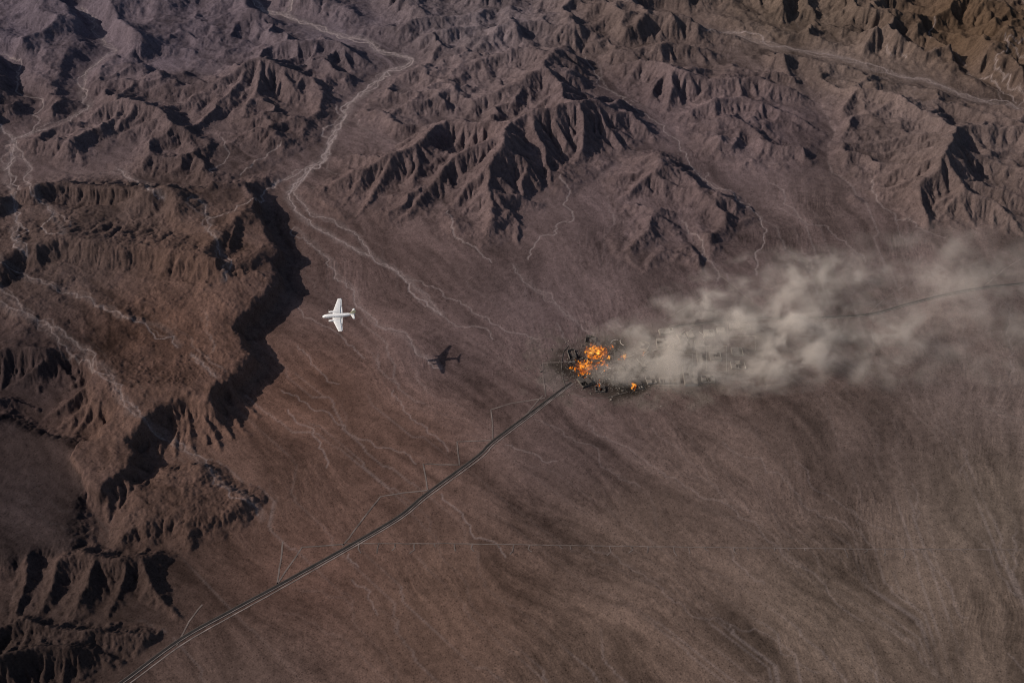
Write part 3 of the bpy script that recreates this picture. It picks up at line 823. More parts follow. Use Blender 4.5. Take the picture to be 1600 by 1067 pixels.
ground = sheet("desert_ground", PX_, PY_, PZ_, PA_, desert_material())
tag(ground, "dark brown desert plain with eroded mountains mesas and pale dry washes", kind="structure")
# ------------------------------------------------------------------ roads and tracks
def mesh_h(x, y):
    j = int(np.clip(np.searchsorted(ys, y) - 1, 0, NR - 2))
    ty = (y - ys[j]) / (ys[j + 1] - ys[j])
    def row(jj):
        u = (x / half_width(ys[jj]) + 1) / 2 * (NC - 1)
        i = int(np.clip(u, 0, NC - 2))
        return VZ[jj, i] + (VZ[jj, i + 1] - VZ[jj, i]) * (u - i)
    return float(row(j) * (1 - ty) + row(j + 1) * ty)

def plain_material(name, col, rough=0.9, var=0.25, scale=0.5, spec=0.2, bump=0.0):
    m, nt, b, N_, L_ = material(name)
    b.inputs["Roughness"].default_value = rough
    b.inputs["Specular IOR Level"].default_value = spec
    geo = N_.new("ShaderNodeNewGeometry")
    t = N_.new("ShaderNodeTexNoise"); t.inputs["Scale"].default_value = scale; t.inputs["Detail"].default_value = 5
    L_.new(geo.outputs["Position"], t.inputs["Vector"])
    r = N_.new("ShaderNodeMapRange"); r.inputs[1].default_value = 0.3; r.inputs[2].default_value = 0.7; r.inputs[3].default_value = 1 - var; r.inputs[4].default_value = 1 + var
    L_.new(t.outputs[0], r.inputs[0])
    mix = N_.new("ShaderNodeMix"); mix.data_type = 'RGBA'; mix.blend_type = 'MULTIPLY'; mix.inputs[0].default_value = 1.0
    mix.inputs[6].default_value = (*col, 1)
    L_.new(r.outputs[0], mix.inputs[7]); L_.new(mix.outputs[2], b.inputs["Base Color"])
    if bump:
        bp = N_.new("ShaderNodeBump"); bp.inputs["Strength"].default_value = bump; bp.inputs["Distance"].default_value = 0.5
        L_.new(t.outputs[0], bp.inputs["Height"]); L_.new(bp.outputs[0], b.inputs["Normal"])
    return m

M = {}
M['asphalt'] = plain_material("worn_asphalt", (.020, .017, .016), 0.95, 0.3, 0.08)
M['gravel'] = plain_material("pale_gravel", (.17, .138, .124), 1.0, 0.45, 0.06)
M['berm'] = plain_material("road_bank_earth", (.085, .066, .058), 1.0, 0.3, 0.2)
M['track'] = plain_material("beaten_earth_track", (.122, .095, .084), 1.0, 0.45, 0.05)
M['bank'] = plain_material("dark_ditch_earth", (.050, .040, .036), 1.0, 0.3, 0.2)

def link_mesh(name, verts, faces, mat, parent=None, smooth_=False):
    me = bpy.data.meshes.new(name)
    me.from_pydata(verts, [], faces)
    me.update()
    me.materials.append(mat)
    if smooth_:
        for p in me.polygons: p.use_smooth = True
    o = bpy.data.objects.new(name, me)
    COL.objects.link(o)
    if parent: o.parent = parent
    return o

def strip(name, path, profile, mat, parent=None, follow=True, jitter=0.0, seed=1):
    """profile: (offset to the right of travel, height over ground) pairs swept along a path"""
    r = random.Random(seed)
    V, F = [], []
    n = len(path); k = len(profile)
    for i, (x, y) in enumerate(path):
        a = path[max(i - 1, 0)]; b = path[min(i + 1, n - 1)]
        dx, dy = b[0] - a[0], b[1] - a[1]
        q = math.hypot(dx, dy) or 1
        rx, ry = dy / q, -dx / q
        j = r.gauss(0, jitter)
        for off, h in profile:
            X, Y = x + rx * (off + j), y + ry * (off + j)
            V.append((X, Y, (mesh_h(X, Y) if follow else 0.0) + h))
    for i in range(n - 1):
        for c in range(k - 1):
            F.append((i * k + c, i * k + c + 1, (i + 1) * k + c + 1, (i + 1) * k + c))
    return link_mesh(name, V, F, mat, parent)

def resample(p, step):
    out = [p[0]]
    for a, b in zip(p, p[1:]):
        L = math.hypot(b[0] - a[0], b[1] - a[1])
        n = max(int(L / step), 1)
        for k in range(1, n + 1):
            out.append((a[0] + (b[0] - a[0]) * k / n, a[1] + (b[1] - a[1]) * k / n))
    return out

rp = resample(road_path, 9)
split = min(range(len(rp)), key=lambda i: math.hypot(rp[i][0] - at(893, 598)[0], rp[i][1] - at(893, 598)[1]))
split2 = min(range(len(rp)), key=lambda i: math.hypot(rp[i][0] - at(1045, 514)[0], rp[i][1] - at(1045, 514)[1]))
for part, seed, wide in ((rp[:split + 1], 1, True), (rp[split2:], 2, False)):
    bank = strip("road_bank", part, [(-4.2, 0.0), (-2.7, 0.8), (3.2, 0.8), (4.4, 0.0)], M['bank'], None, True)
    tag(bank, "raised earth bank under the asphalt road", kind="structure")
    rd = strip("road", part, [(-2.0, 0.9), (2.0, 0.9)], M['asphalt'], None, True)
    tag(rd, "dark asphalt road on a raised bank crossing the desert plain", kind="structure")
    for off, w in ((2.6, 0.5),):
        sh = strip("road_shoulder", part, [(off - w, 0.85), (off + w, 0.85)], M['gravel'], None, True, 0.05, seed)
        tag(sh, "pale gravel shoulder of the asphalt road", kind="structure")
    if wide:
        side = [i for i in range(len(part))]
        q = []
        for i, (x, y) in enumerate(part):
            a = part[max(i - 1, 0)]; b = part[min(i + 1, len(part) - 1)]
            dx, dy = b[0] - a[0], b[1] - a[1]; l = math.hypot(dx, dy) or 1
            off = 7.0 + 1.4 * math.sin(i * 0.11) + 1.6 * math.sin(i * 0.041 + 1)
            q.append((x + dy / l * off, y - dx / l * off))
        tr = strip("service_track", q, [(-0.9, 0.42), (0.9, 0.42)], M['gravel'], None, True, 0.12, 5)
        tag(tr, "pale service track running beside the asphalt road", kind="structure")

TRACKS = [[(433, 912), (438, 880), (442, 846)], [(433, 912), (472, 855), (538, 850)], [(535, 853), (560, 820), (594, 776), (630, 770), (668, 766)], [(668, 766), (665, 745), (661, 724)],
          [(664, 725), (716, 726)], [(718, 727), (715, 705), (714, 690), (767, 688)], [(770, 686), (769, 660), (767, 640), (800, 630), (852, 622)], [(853, 620), (849, 595), (848, 566)], [(848, 567), (880, 566)],
          [(276, 1008), (296, 970), (316, 944)], [(540, 849), (700, 849), (900, 852), (1100, 855), (1300, 857), (1640, 859)],
          [(1131, 445), (1090, 470), (1036, 500)], [(1122, 428), (1150, 450), (1180, 478)], [(1358, 489), (1385, 465), (1412, 448)], [(1540, 446), (1570, 420), (1600, 402), (1640, 388)], [(1364, 494), (1362, 520), (1366, 545)],
          [(848, 618), (820, 650)], [(1000, 530), (1100, 530), (1180, 532)], [(1046, 514), (1047, 606)], [(1100, 508), (1101, 600)], [(1000, 586), (1066, 587), (1140, 585)], [(1137, 505), (1138, 590)], [(1020, 548), (1045, 549)], [(1535, 637), (1610, 660)]]
for i, t in enumerate(TRACKS):
    p = resample([at(*q) for q in t], 10)
    w = 0.9 if i == 10 else 1.25
    tag(strip("dirt_track", p, [(-w, 0.40), (w, 0.40)], M['track'], None, True, 0.25, 20 + i), "narrow straight dirt track on the plain", kind="structure")
for i in range(34):                                     # short spurs scraped at right angles to the straight track
    f = (i + rr.uniform(-0.3, 0.3)) / 34
    px = 560 + f * 1040; py = 849 + 10 * f
    x, y = at(px, py)
    L = rr.choice((6, 8, 14, 20))
    tag(strip("dirt_track", resample([(x, y), (x + rr.uniform(-2, 2), y - L * .6), (x + rr.uniform(-7, 5), y - L)], 4), [(-0.9, 0.40), (0.9, 0.40)], M['track'], None, True, 0.2, 60 + i), "short spur off the straight dirt track", kind="structure")
# ------------------------------------------------------------------ the burnt town
M['adobe'] = plain_material("pale_plaster_wall", (.27, .235, .195), 0.95, 0.35, 0.15)
M['adobe_dark'] = plain_material("sooty_plaster_wall", (.115, .097, .083), 0.95, 0.5, 0.2)
M['roof'] = plain_material("dusty_flat_roof", (.20, .172, .145), 0.95, 0.35, 0.12)
M['roof_dark'] = plain_material("burnt_roof", (.062, .052, .045), 0.95, 0.5, 0.25)
M['rubble'] = plain_material("rubble", (.13, .112, .095), 1.0, 0.75, 0.35)
M['char'] = plain_material("charred_wood", (.012, .010, .009), 0.9, 0.3, 0.4)
M['bone'] = plain_material("ash_grey_timber", (.42, .38, .33), 0.9, 0.3, 0.4)

def empty(name, x, y, z=0.0, rz=0.0):
    o = bpy.data.objects.new(name, None)
    o.location = (x, y, z); o.rotation_euler = (0, 0, rz)
    o.empty_display_size = 2
    COL.objects.link(o)
    return o

def box_of(px0, py0, px1, py1):
    xc, yc = (px0 + px1) / 2, (py0 + py1) / 2
    a = at(px0, yc); b = at(px1, yc); c = at(xc, py0); d = at(xc, py1)
    cx, cy = at(xc, yc)
    return cx, cy, b[0] - a[0], c[1] - d[1]

tr = random.Random(3)

def wall_run(a, b, h, thick, ruin, gaps=0.08, seg=2.6):
    """a wall with a broken top and a few openings"""
    L = math.hypot(b[0] - a[0], b[1] - a[1])
    n = max(int(L / seg), 2)
    ux, uy = (b[0] - a[0]) / L, (b[1] - a[1]) / L
    nx, ny = -uy * thick / 2, ux * thick / 2
    V, F = [], []
    hh = [h] * (n + 1)
    lv = 1.0
    for i in range(n + 1):
        lv = lv - 0.6 * ruin if tr.random() < gaps else lv
        lv += tr.gauss(0, 0.28 * ruin); lv = min(max(lv, 1 - 0.85 * ruin), 1.0)
        hh[i] = h * (lv if ruin > 0 else 1.0)
    for i in range(n):
        x0, y0 = a[0] + ux * L * i / n, a[1] + uy * L * i / n
        x1, y1 = a[0] + ux * L * (i + 1) / n, a[1] + uy * L * (i + 1) / n
        k = len(V)
        V += [(x0 - nx, y0 - ny, -0.4), (x0 + nx, y0 + ny, -0.4), (x1 + nx, y1 + ny, -0.4), (x1 - nx, y1 - ny, -0.4),
              (x0 - nx, y0 - ny, hh[i]), (x0 + nx, y0 + ny, hh[i]), (x1 + nx, y1 + ny, hh[i + 1]), (x1 - nx, y1 - ny, hh[i + 1])]
        F += [(k, k + 3, k + 7, k + 4), (k + 1, k + 5, k + 6, k + 2), (k + 4, k + 7, k + 6, k + 5), (k, k + 4, k + 5, k + 1), (k + 3, k + 2, k + 6, k + 7)]
    return V, F

def chunk_mesh(n, w, d, hmax, smin, smax, seed):
    r = random.Random(seed)
    V, F = [], []
    for _ in range(n):
        x, y = r.uniform(-w / 2, w / 2), r.uniform(-d / 2, d / 2)
        s = r.uniform(smin, smax); e = s * r.uniform(0.4, 1.2); t = s * r.uniform(0.25, 0.7)
        m = Matrix.Translation((x, y, r.uniform(0, hmax))) @ Euler((r.gauss(0, .4), r.gauss(0, .4), r.uniform(0, 6.3))).to_matrix().to_4x4()
        k = len(V)
        for c in ((-1, -1, -1), (1, -1, -1), (1, 1, -1), (-1, 1, -1), (-1, -1, 1), (1, -1, 1), (1, 1, 1), (-1, 1, 1)):
            V.append(tuple(m @ Vector((c[0] * s * r.uniform(.7, 1), c[1] * e * r.uniform(.7, 1), c[2] * t))))
        F += [(k, k + 3, k + 2, k + 1), (k + 4, k + 5, k + 6, k + 7), (k, k + 1, k + 5, k + 4), (k + 1, k + 2, k + 6, k + 5), (k + 2, k + 3, k + 7, k + 6), (k + 3, k, k + 4, k + 7)]
    return V, F

def slab(x0, y0, x1, y1, z, t=0.7, tilt=0.0):
    dz = tilt * (x1 - x0)
    V = [(x0, y0, z - t), (x1, y0, z - t + dz), (x1, y1, z - t + dz), (x0, y1, z - t), (x0, y0, z), (x1, y0, z + dz), (x1, y1, z + dz), (x0, y1, z)]
    F = [(0, 3, 2, 1), (4, 5, 6, 7), (0, 1, 5, 4), (1, 2, 6, 5), (2, 3, 7, 6), (3, 0, 4, 7)]
    return V, F

def ruin(label, box, h, ruined, roofed, wm, rm, rz=0.0, name="ruined_building"):
    cx, cy, w, d = box_of(*box)
    o = empty(name, cx, cy, mesh_h(cx, cy), rz)
    tag(o, label, "ruin", "ruined buildings of the burnt town")
    c = [(-w / 2, -d / 2), (w / 2, -d / 2), (w / 2, d / 2), (-w / 2, d / 2)]
    for i in range(4):
        a, b = c[i], c[(i + 1) % 4]
        e = 0.45
        if i % 2: a, b = (a[0], a[1] + (e if i == 1 else -e)), (b[0], b[1] - (e if i == 1 else -e))
        V, F = wall_run(a, b, h, 0.9, ruined)
        if F: link_mesh("wall", V, F, M[wm], o)
    if w > 18:
        V, F = wall_run((tr.uniform(-.2, .2) * w, -d / 2 + .6), (tr.uniform(-.2, .2) * w, d / 2 - .6), h * .95, 0.7, ruined)
        if F: link_mesh("inner_wall", V, F, M[wm], o)
    nx, ny = max(int(w / 7), 1), max(int(d / 7), 1)
    for i in range(nx):
        for j in range(ny):
            if tr.random() > roofed: continue
            x0, x1 = -w / 2 + w * i / nx, -w / 2 + w * (i + 1) / nx
            y0, y1 = -d / 2 + d * j / ny, -d / 2 + d * (j + 1) / ny
            V, F = slab(x0 + .06, y0 + .06, x1 - .06, y1 - .06, h + 0.72 + tr.uniform(0, .12), 0.7, tr.gauss(0, 0.05) * ruined)
            link_mesh("roof_panel", V, F, M[rm], o)
    V, F = chunk_mesh(int(8 + w * d / 14), w * .9, d * .9, 0.8, .35, 1.3, tr.randint(0, 9999))
    rb = link_mesh("rubble_heap", V, F, M['rubble'], o); rb["kind"] = "stuff"
    return o

# buildings that still stand, right of the fire
ruin("tall west wing of the L-shaped pale building beside the round yard", (1068, 575, 1077, 603), 7.5, 0.15, 0.95, 'adobe', 'roof')
ruin("south wing of the L-shaped pale building at the town's lower edge", (1077.6, 594, 1089, 603), 6.5, 0.15, 0.9, 'adobe', 'roof')
ruin("short stub wing closing the small court of the L-shaped building", (1084, 585, 1089, 593.4), 6.0, 0.3, 0.9, 'adobe', 'roof')
ruin("long low pale shed left of the L-shaped building", (1031, 591, 1046, 600), 4.5, 0.35, 0.8, 'adobe', 'roof')
ruin("low pale shed with broken roof between the long shed and the L-shaped building", (1047, 591, 1062, 600), 4.2, 0.5, 0.6, 'adobe', 'roof')
ruin("narrow upright pale block right of the walled yard", (1089, 552, 1096, 568), 6.0, 0.2, 0.95, 'adobe', 'roof')
ruin("pale house with collapsed roof just below the upper road", (1060, 523, 1072, 535), 5.0, 0.6, 0.5, 'adobe', 'roof', 0.3)
ruin("small pale house next to the collapsed house under the upper road", (1074, 520, 1083, 530), 4.5, 0.5, 0.6, 'adobe', 'roof', 0.25)
ruin("flat dusty roofed house alone near the upper road bend", (1100, 518, 1116, 528), 4.5, 0.3, 0.85, 'adobe', 'roof')
ruin("pale block at the right end of the town inside the square plot", (1109, 552, 1126, 564), 4.0, 0.4, 0.7, 'adobe', 'roof')
ruin("low wide house at the far right edge of the town in thin smoke", (1143, 545, 1160, 556), 4.0, 0.3, 0.8, 'adobe', 'roof')
ruin("roofless pale house at the edge of the smoke above the fire", (1001, 536, 1013, 548), 5.0, 0.8, 0.2, 'adobe', 'roof', -0.35)
# burnt shells around the fire
ruin("blackened shell left of the big fire by the perimeter wall", (888, 548, 899, 562), 5.5, 0.8, 0.25, 'adobe_dark', 'roof_dark', 0.15)
ruin("blackened shell directly above the big fire", (915, 527, 930, 538), 5.5, 0.8, 0.3, 'adobe_dark', 'roof_dark', -0.2)
ruin("burnt shell glowing in the middle of the big fire", (918, 556, 936, 570), 6.0, 0.9, 0.2, 'adobe_dark', 'roof_dark', 0.1)
ruin("burnt shell at the road's end below the big fire", (905, 590, 921, 604), 5.5, 0.7, 0.4, 'adobe_dark', 'roof_dark', 0.5)
ruin("burnt block in the black patch below right of the big fire", (958, 586, 976, 602), 6.0, 0.8, 0.3, 'adobe_dark', 'roof_dark', -0.25)
ruin("burnt house beside the small fire at the lower edge of town", (986, 596, 1002, 609), 5.5, 0.7, 0.35, 'adobe_dark', 'roof_dark', 0.2)
ruin("burnt house under the pale smoke right of the big fire", (960, 549, 975, 562), 5.5, 0.8, 0.3, 'adobe_dark', 'roof_dark', -0.1)
ruin("scorched house between the round yard and the burnt block", (1004, 570, 1018, 583), 5.0, 0.7, 0.35, 'adobe_dark', 'roof', 0.4)
ruin("scorched sheds at the lower left rim of the burnt patch", (930, 604, 945, 613), 4.0, 0.7, 0.4, 'adobe_dark', 'roof_dark', 0.0)

# more blocks of the town, half hidden by the smoke
ruin("long pale block along the upper street nearest the road bend", (1030, 516, 1052, 524), 5.0, 0.4, 0.75, 'adobe', 'roof', 0.12)
ruin("square pale block with open court under dense smoke above the round yard", (1026, 532, 1044, 545), 5.5, 0.5, 0.6, 'adobe', 'roof')
ruin("wide roofed block between the upper street and the long yard wall", (1052, 538, 1080, 547), 5.0, 0.3, 0.85, 'adobe', 'roof')
ruin("pale block above the narrow upright block", (1086, 534, 1100, 545), 5.0, 0.4, 0.8, 'adobe', 'roof')
ruin("small square house in the upper right quarter of the town", (1120, 514, 1132, 522), 4.5, 0.3, 0.85, 'adobe', 'roof')
ruin("long shed parallel to the upper road at the town's right end", (1140, 508, 1172, 515), 4.0, 0.3, 0.85, 'adobe', 'roof')
ruin("low ruin right of the square plot below the thin smoke", (1142, 566, 1164, 577), 3.5, 0.6, 0.5, 'adobe', 'roof')
ruin("broken block right of the L-shaped building at the smoke's lower edge", (1096, 588, 1116, 598), 4.0, 0.6, 0.5, 'adobe', 'roof')
ruin("dusty ruin between the round yard and the burnt quarter", (1010, 590, 1024, 600), 4.0, 0.7, 0.4, 'adobe', 'roof', 0.2)
ruin("tilted pale ruin in the dust left of the round yard", (1022, 556, 1034, 566), 4.5, 0.7, 0.4, 'adobe', 'roof', -0.4)

def free_wall(label, pts_px, h, mat, ruined=0.35, thick=1.0, closed=False):
    P = [at(*p) for p in pts_px]
    cx = sum(p[0] for p in P) / len(P); cy = sum(p[1] for p in P) / len(P)
    o = empty("yard_wall", cx, cy)
    tag(o, label, "wall", "walls of the burnt town")
    if closed: P = P + [P[0]]
    for a, b in zip(P, P[1:]):
        V, F = wall_run((a[0] - cx, a[1] - cy), (b[0] - cx, b[1] - cy), h * .7, thick * .8, ruined, 0.04, 4)
        if F: link_mesh("wall_run", V, F, M[mat], o)

free_wall("long pale yard wall running above the round yard", [(1048, 551), (1096, 551)], 2.6, 'adobe')
free_wall("pale yard wall stepping down towards the L-shaped building", [(1048, 553), (1082, 553.6), (1082, 572), (1078, 572)], 2.4, 'adobe')
free_wall("pale wall around the square plot at the right of the town", [(1104, 541), (1135, 541), (1135, 581), (1104, 581)], 2.2, 'adobe', 0.5, 1.0, True)
free_wall("low wall under the two pale sheds at the town's lower edge", [(1026, 601.5), (1062, 602.5)], 2.0, 'adobe')
free_wall("curved low wall enclosing the round yard", [(1052 + 14 * math.cos(a), 577 + 10.5 * math.sin(a)) for a in [0.2 + k * 0.32 for k in range(16)]], 2.2, 'adobe')
free_wall("sooty perimeter wall curving below the burnt quarter", [(888, 613), (905, 619), (930, 623), (950, 621), (968, 616), (984, 612)], 1.5, 'adobe_dark', 0.8)
free_wall("sooty perimeter wall curving left of the big fire", [(884, 608), (879, 590), (877, 568), (880, 550), (888, 540)], 1.5, 'adobe_dark', 0.8)
free_wall("faint yard wall far right of the town under drifting smoke", [(1136, 526), (1180, 525), (1180, 548)], 1.8, 'adobe', 0.6)

# loose rubble over the whole town, too small to tell apart
V, F = [], []
rb = random.Random(17)
for _ in range(5600):
    a, q = rb.uniform(0, 6.283), rb.gauss(0, 0.5)
    x, y = at(960 + 90 * q * math.cos(a) + rb.uniform(-40, 70), 572 + 48 * q * math.sin(a))
    s = rb.uniform(.3, 1.1) * (1.8 if rb.random() < .06 else 1)
    z = mesh_h(x, y)
    m = Matrix.Translation((x, y, z + s * .2)) @ Euler((rb.gauss(0, .5), rb.gauss(0, .5), rb.uniform(0, 6.3))).to_matrix().to_4x4()
    k = len(V)
    e, t = s * rb.uniform(.4, 1.6), s * rb.uniform(.2, .6)
    for c in ((-1, -1, -1), (1, -1, -1), (1, 1, -1), (-1, 1, -1), (-1, -1, 1), (1, -1, 1), (1, 1, 1), (-1, 1, 1)):
        V.append(tuple(m @ Vector((c[0] * s, c[1] * e, c[2] * t))))
    F += [(k, k + 3, k + 2, k + 1), (k + 4, k + 5, k + 6, k + 7), (k, k + 1, k + 5, k + 4), (k + 1, k + 2, k + 6, k + 5), (k + 2, k + 3, k + 7, k + 6), (k + 3, k, k + 4, k + 7)]
tag(link_mesh("loose_rubble", V, F, M['rubble']), "broken masonry strewn over the burnt town", "rubble", kind="stuff")

# fallen timbers and poles
def beam_mesh(L, r0, r1, bend, seed):
    r = random.Random(seed)
    V, F = [], []
    n = 7
    for i in range(n + 1):
        t = i / n
        rad = r0 + (r1 - r0) * t
        cy, cz = bend * L * t * (1 - t) * 4 * .25, 0
        for k in range(6):
            a = k * math.pi / 3
            V.append((L * (t - .5), cy + rad * math.cos(a), rad * math.sin(a) + cz))
    for i in range(n):
        for k in range(6):
            F.append((i * 6 + k, i * 6 + (k + 1) % 6, (i + 1) * 6 + (k + 1) % 6, (i + 1) * 6 + k))
    F += [tuple(range(5, -1, -1)), tuple(n * 6 + k for k in range(6))]
    return V, F
for i, (px, py, L, ang, bend, tone) in enumerate([(1008, 556, 20, .9, .3, 'bone'), (1020, 562, 24, .6, -.5, 'bone'), (1030, 566, 18, 1.6, .9, 'bone'), (1040, 572, 20, -1.3, .8, 'bone'), (1000, 566, 16, 2.2, .2, 'bone'), (1013, 575, 15, .4, -.6, 'bone'),
        (1046, 540, 16, 1.0, .3, 'bone'), (1064, 520, 18, .7, -.3, 'bone'), (1080, 517, 14, .9, .4, 'bone'), (1096, 524, 16, -1.2, .6, 'bone'), (960, 534, 14, .5, .9, 'bone'), (972, 536, 14, 1.9, .7, 'bone'), (944, 580, 12, .8, .2, 'bone'),
        (950, 574, 12, 2.4, .2, 'bone'), (985, 556, 14, .3, -.4, 'bone'), (1000, 602, 18, 2.1, .1, 'bone'), (940, 603, 16, 1.9, .1, 'bone'), (1026, 548, 14, .2, .5, 'bone'), (1054, 530, 12, 2.3, .3, 'bone'), (893, 566, 10, .4, .1, 'bone'),
        (919, 541, 22, 1.9, .1, 'char'), (966, 596, 26, 1.8, .1, 'char'), (912, 603, 14, 1.4, .1, 'char'), (890, 572, 16, 2.2, .1, 'char'), (985, 582, 14, 1.3, .2, 'char'), (978, 610, 18, 2.4, .1, 'char')]):
    x, y = at(px, py)
    V, F = beam_mesh(L * 1.25, .8, .5, bend, i)
    o = link_mesh("fallen_beam", V, F, M[tone])
    o.location = (x, y, mesh_h(x, y) + 1.0); o.rotation_euler = (0, tr.uniform(-.12, .12), ang)
    if tone == 'bone': tag(o, "pale fallen timber lying in the rubble right of the fire", "beam", "fallen pale timbers")
    else: tag(o, "charred black timber lying in the burnt quarter", "beam", "fallen charred timbers")

# burnt trees
def tube(V, F, a, b, r0, r1, n=6):
    a, b = Vector(a), Vector(b)
    d = (b - a).normalized()
    u = d.orthogonal().normalized(); v = d.cross(u)
    k = len(V)
    for p, r in ((a, r0), (b, r1)):
        for i in range(n):
            t = i * 2 * math.pi / n
            V.append(tuple(p + u * math.cos(t) * r + v * math.sin(t) * r))
    for i in range(n):
        F.append((k + i, k + (i + 1) % n, k + n + (i + 1) % n, k + n + i))
    F.append(tuple(k + n + i for i in range(n)))

def burnt_tree(label, px, py, h, seed):
    r = random.Random(seed)
    x, y = at(px, py)
    o = empty("burnt_tree", x, y, mesh_h(x, y) - .3, r.uniform(0, 6))
    tag(o, label, "tree", "burnt trees of the town")
    V, F = [], []
    p = Vector((0, 0, 0)); tops = []
    for s in range(4):
        q = p + Vector((r.gauss(0, .05) * h, r.gauss(0, .05) * h, h * .16))
        tube(V, F, p, q, h * (.05 - .008 * s), h * (.05 - .008 * (s + 1)))
        p = q
        if s: tops.append(Vector(p))
    link_mesh("trunk", V, F, M['char'], o)
    V, F = [], []
    for b in range(16):
        s = r.choice(tops)
        a = r.uniform(0, 6.28); e = r.uniform(.05, 1.0)
        q = s + Vector((math.cos(a) * math.cos(e), math.sin(a) * math.cos(e), math.sin(e))) * h * r.uniform(.25, .45)
        tube(V, F, s, q, h * .018, h * .007, 5)
        for c in range(4):
            w = q + Vector((r.gauss(0, 1), r.gauss(0, 1), r.gauss(.2, .8))) * h * .12
            tube(V, F, s.lerp(q, r.uniform(.5, 1)), w, h * .008, h * .003, 4)
            for l in range(5):                      # shrivelled leaves
                g = w + Vector((r.gauss(0, 1), r.gauss(0, 1), r.gauss(0, 1))) * h * .045
                e1 = Vector((r.gauss(0, 1), r.gauss(0, 1), r.gauss(0, 1))).normalized() * h * .04
                e2 = Vector((r.gauss(0, 1), r.gauss(0, 1), r.gauss(0, 1))).normalized() * h * .025
                k = len(V); V += [tuple(g - e1), tuple(g + e2), tuple(g + e1)]; F.append((k, k + 1, k + 2))
    link_mesh("crown", V, F, M['char'], o)
for i, (lab, px, py, h) in enumerate([("large charred tree in the black patch right of the big fire", 977, 582, 20), ("charred tree standing above the big fire", 920, 540, 17), ("charred tree at the top edge of the fire under smoke", 964, 546, 16),
        ("charred tree beside the small fire at the lower edge", 970, 606, 16), ("charred tree at the road's end below the fire", 913, 604, 13), ("small charred tree between burnt houses right of the fire", 995, 578, 14),
        ("small dark tree near the pale sheds", 1026, 590, 9), ("charred tree left of the big fire inside the perimeter wall", 894, 572, 12), ("charred tree among flames in the big fire", 952, 566, 13)]):
    burnt_tree(lab, px, py, h, 40 + i)
# ------------------------------------------------------------------ fire
def flame_material():
    m = bpy.data.materials.new("flame")
    m.use_nodes = True
    nt = m.node_tree; N_ = nt.nodes; L_ = nt.links
    N_.remove(N_["Principled BSDF"])
    out = N_["Material Output"]
    geo = N_.new("ShaderNodeNewGeometry")
    def noise(scale, detail, rough):
        n = N_.new("ShaderNodeTexNoise"); n.inputs["Scale"].default_value = scale; n.inputs["Detail"].default_value = detail; n.inputs["Roughness"].default_value = rough
        L_.new(geo.outputs["Position"], n.inputs["Vector"]); return n.outputs[0]
    ad = N_.new("ShaderNodeMath"); ad.operation = 'MULTIPLY_ADD'; ad.inputs[1].default_value = 0.55
    L_.new(noise(0.075, 2, .5), ad.inputs[0]); 
    m2 = N_.new("ShaderNodeMath"); m2.operation = 'MULTIPLY'; m2.inputs[1].default_value = 0.55; L_.new(noise(0.42, 5, .7), m2.inputs[0]); L_.new(m2.outputs[0], ad.inputs[2])
    ramp = N_.new("ShaderNodeValToRGB"); cr = ramp.color_ramp
    cr.elements[0].position = 0.42; cr.elements[0].color = (.05, .006, .001, 1)
    cr.elements[1].position = 0.74; cr.elements[1].color = (1.0, .72, .22, 1)
    for p, c in ((0.50, (.30, .045, .003, 1)), (0.57, (.85, .20, .010, 1)), (0.64, (1.0, .42, .03, 1))):
        e = cr.elements.new(p); e.color = c
    L_.new(ad.outputs[0], ramp.inputs[0])
    em = N_.new("ShaderNodeEmission"); em.inputs[1].default_value = 1.3; L_.new(ramp.outputs[0], em.inputs[0])
    tp = N_.new("ShaderNodeBsdfTransparent"); mx = N_.new("ShaderNodeMixShader")
    mr = N_.new("ShaderNodeMapRange"); mr.inputs[1].default_value = .42; mr.inputs[2].default_value = .66; mr.inputs[4].default_value = .9; L_.new(ad.outputs[0], mr.inputs[0])
    L_.new(mr.outputs[0], mx.inputs[0]); L_.new(tp.outputs[0], mx.inputs[1]); L_.new(em.outputs[0], mx.inputs[2])
    L_.new(mx.outputs[0], out.inputs["Surface"])
    return m
M['flame'] = flame_material()
fr = random.Random(23)

def flame_mesh(seed):
    r = random.Random(seed)
    V, F = [], []
    n, k = 9, 9
    ph = r.uniform(0, 6); lean = r.uniform(.15, .5)
    for i in range(n + 1):
        t = i / n
        rad = (math.sin(math.pi * min(t * .9 + .12, 1)) ** .8) * (1 - t) ** .45 * .42 + .004
        cx = lean * t * t + .12 * math.sin(ph + 5 * t) * t; cy = .12 * math.cos(ph * 1.7 + 4 * t) * t
        for j in range(k):
            a = 2 * math.pi * j / k
            q = rad * (1 + .38 * math.sin(3 * a + ph + 3 * t) + r.gauss(0, .1))
            V.append((cx + q * math.cos(a), cy + q * math.sin(a), t))
    for i in range(n):
        for j in range(k):
            F.append((i * k + j, i * k + (j + 1) % k, (i + 1) * k + (j + 1) % k, (i + 1) * k + j))
    return V, F
flame_data = []
for s in range(7):
    V, F = flame_mesh(s)
    me = bpy.data.meshes.new("flame"); me.from_pydata(V, [], F); me.update(); me.materials.append(M['flame'])
    for p in me.polygons: p.use_smooth = True
    flame_data.append(me)

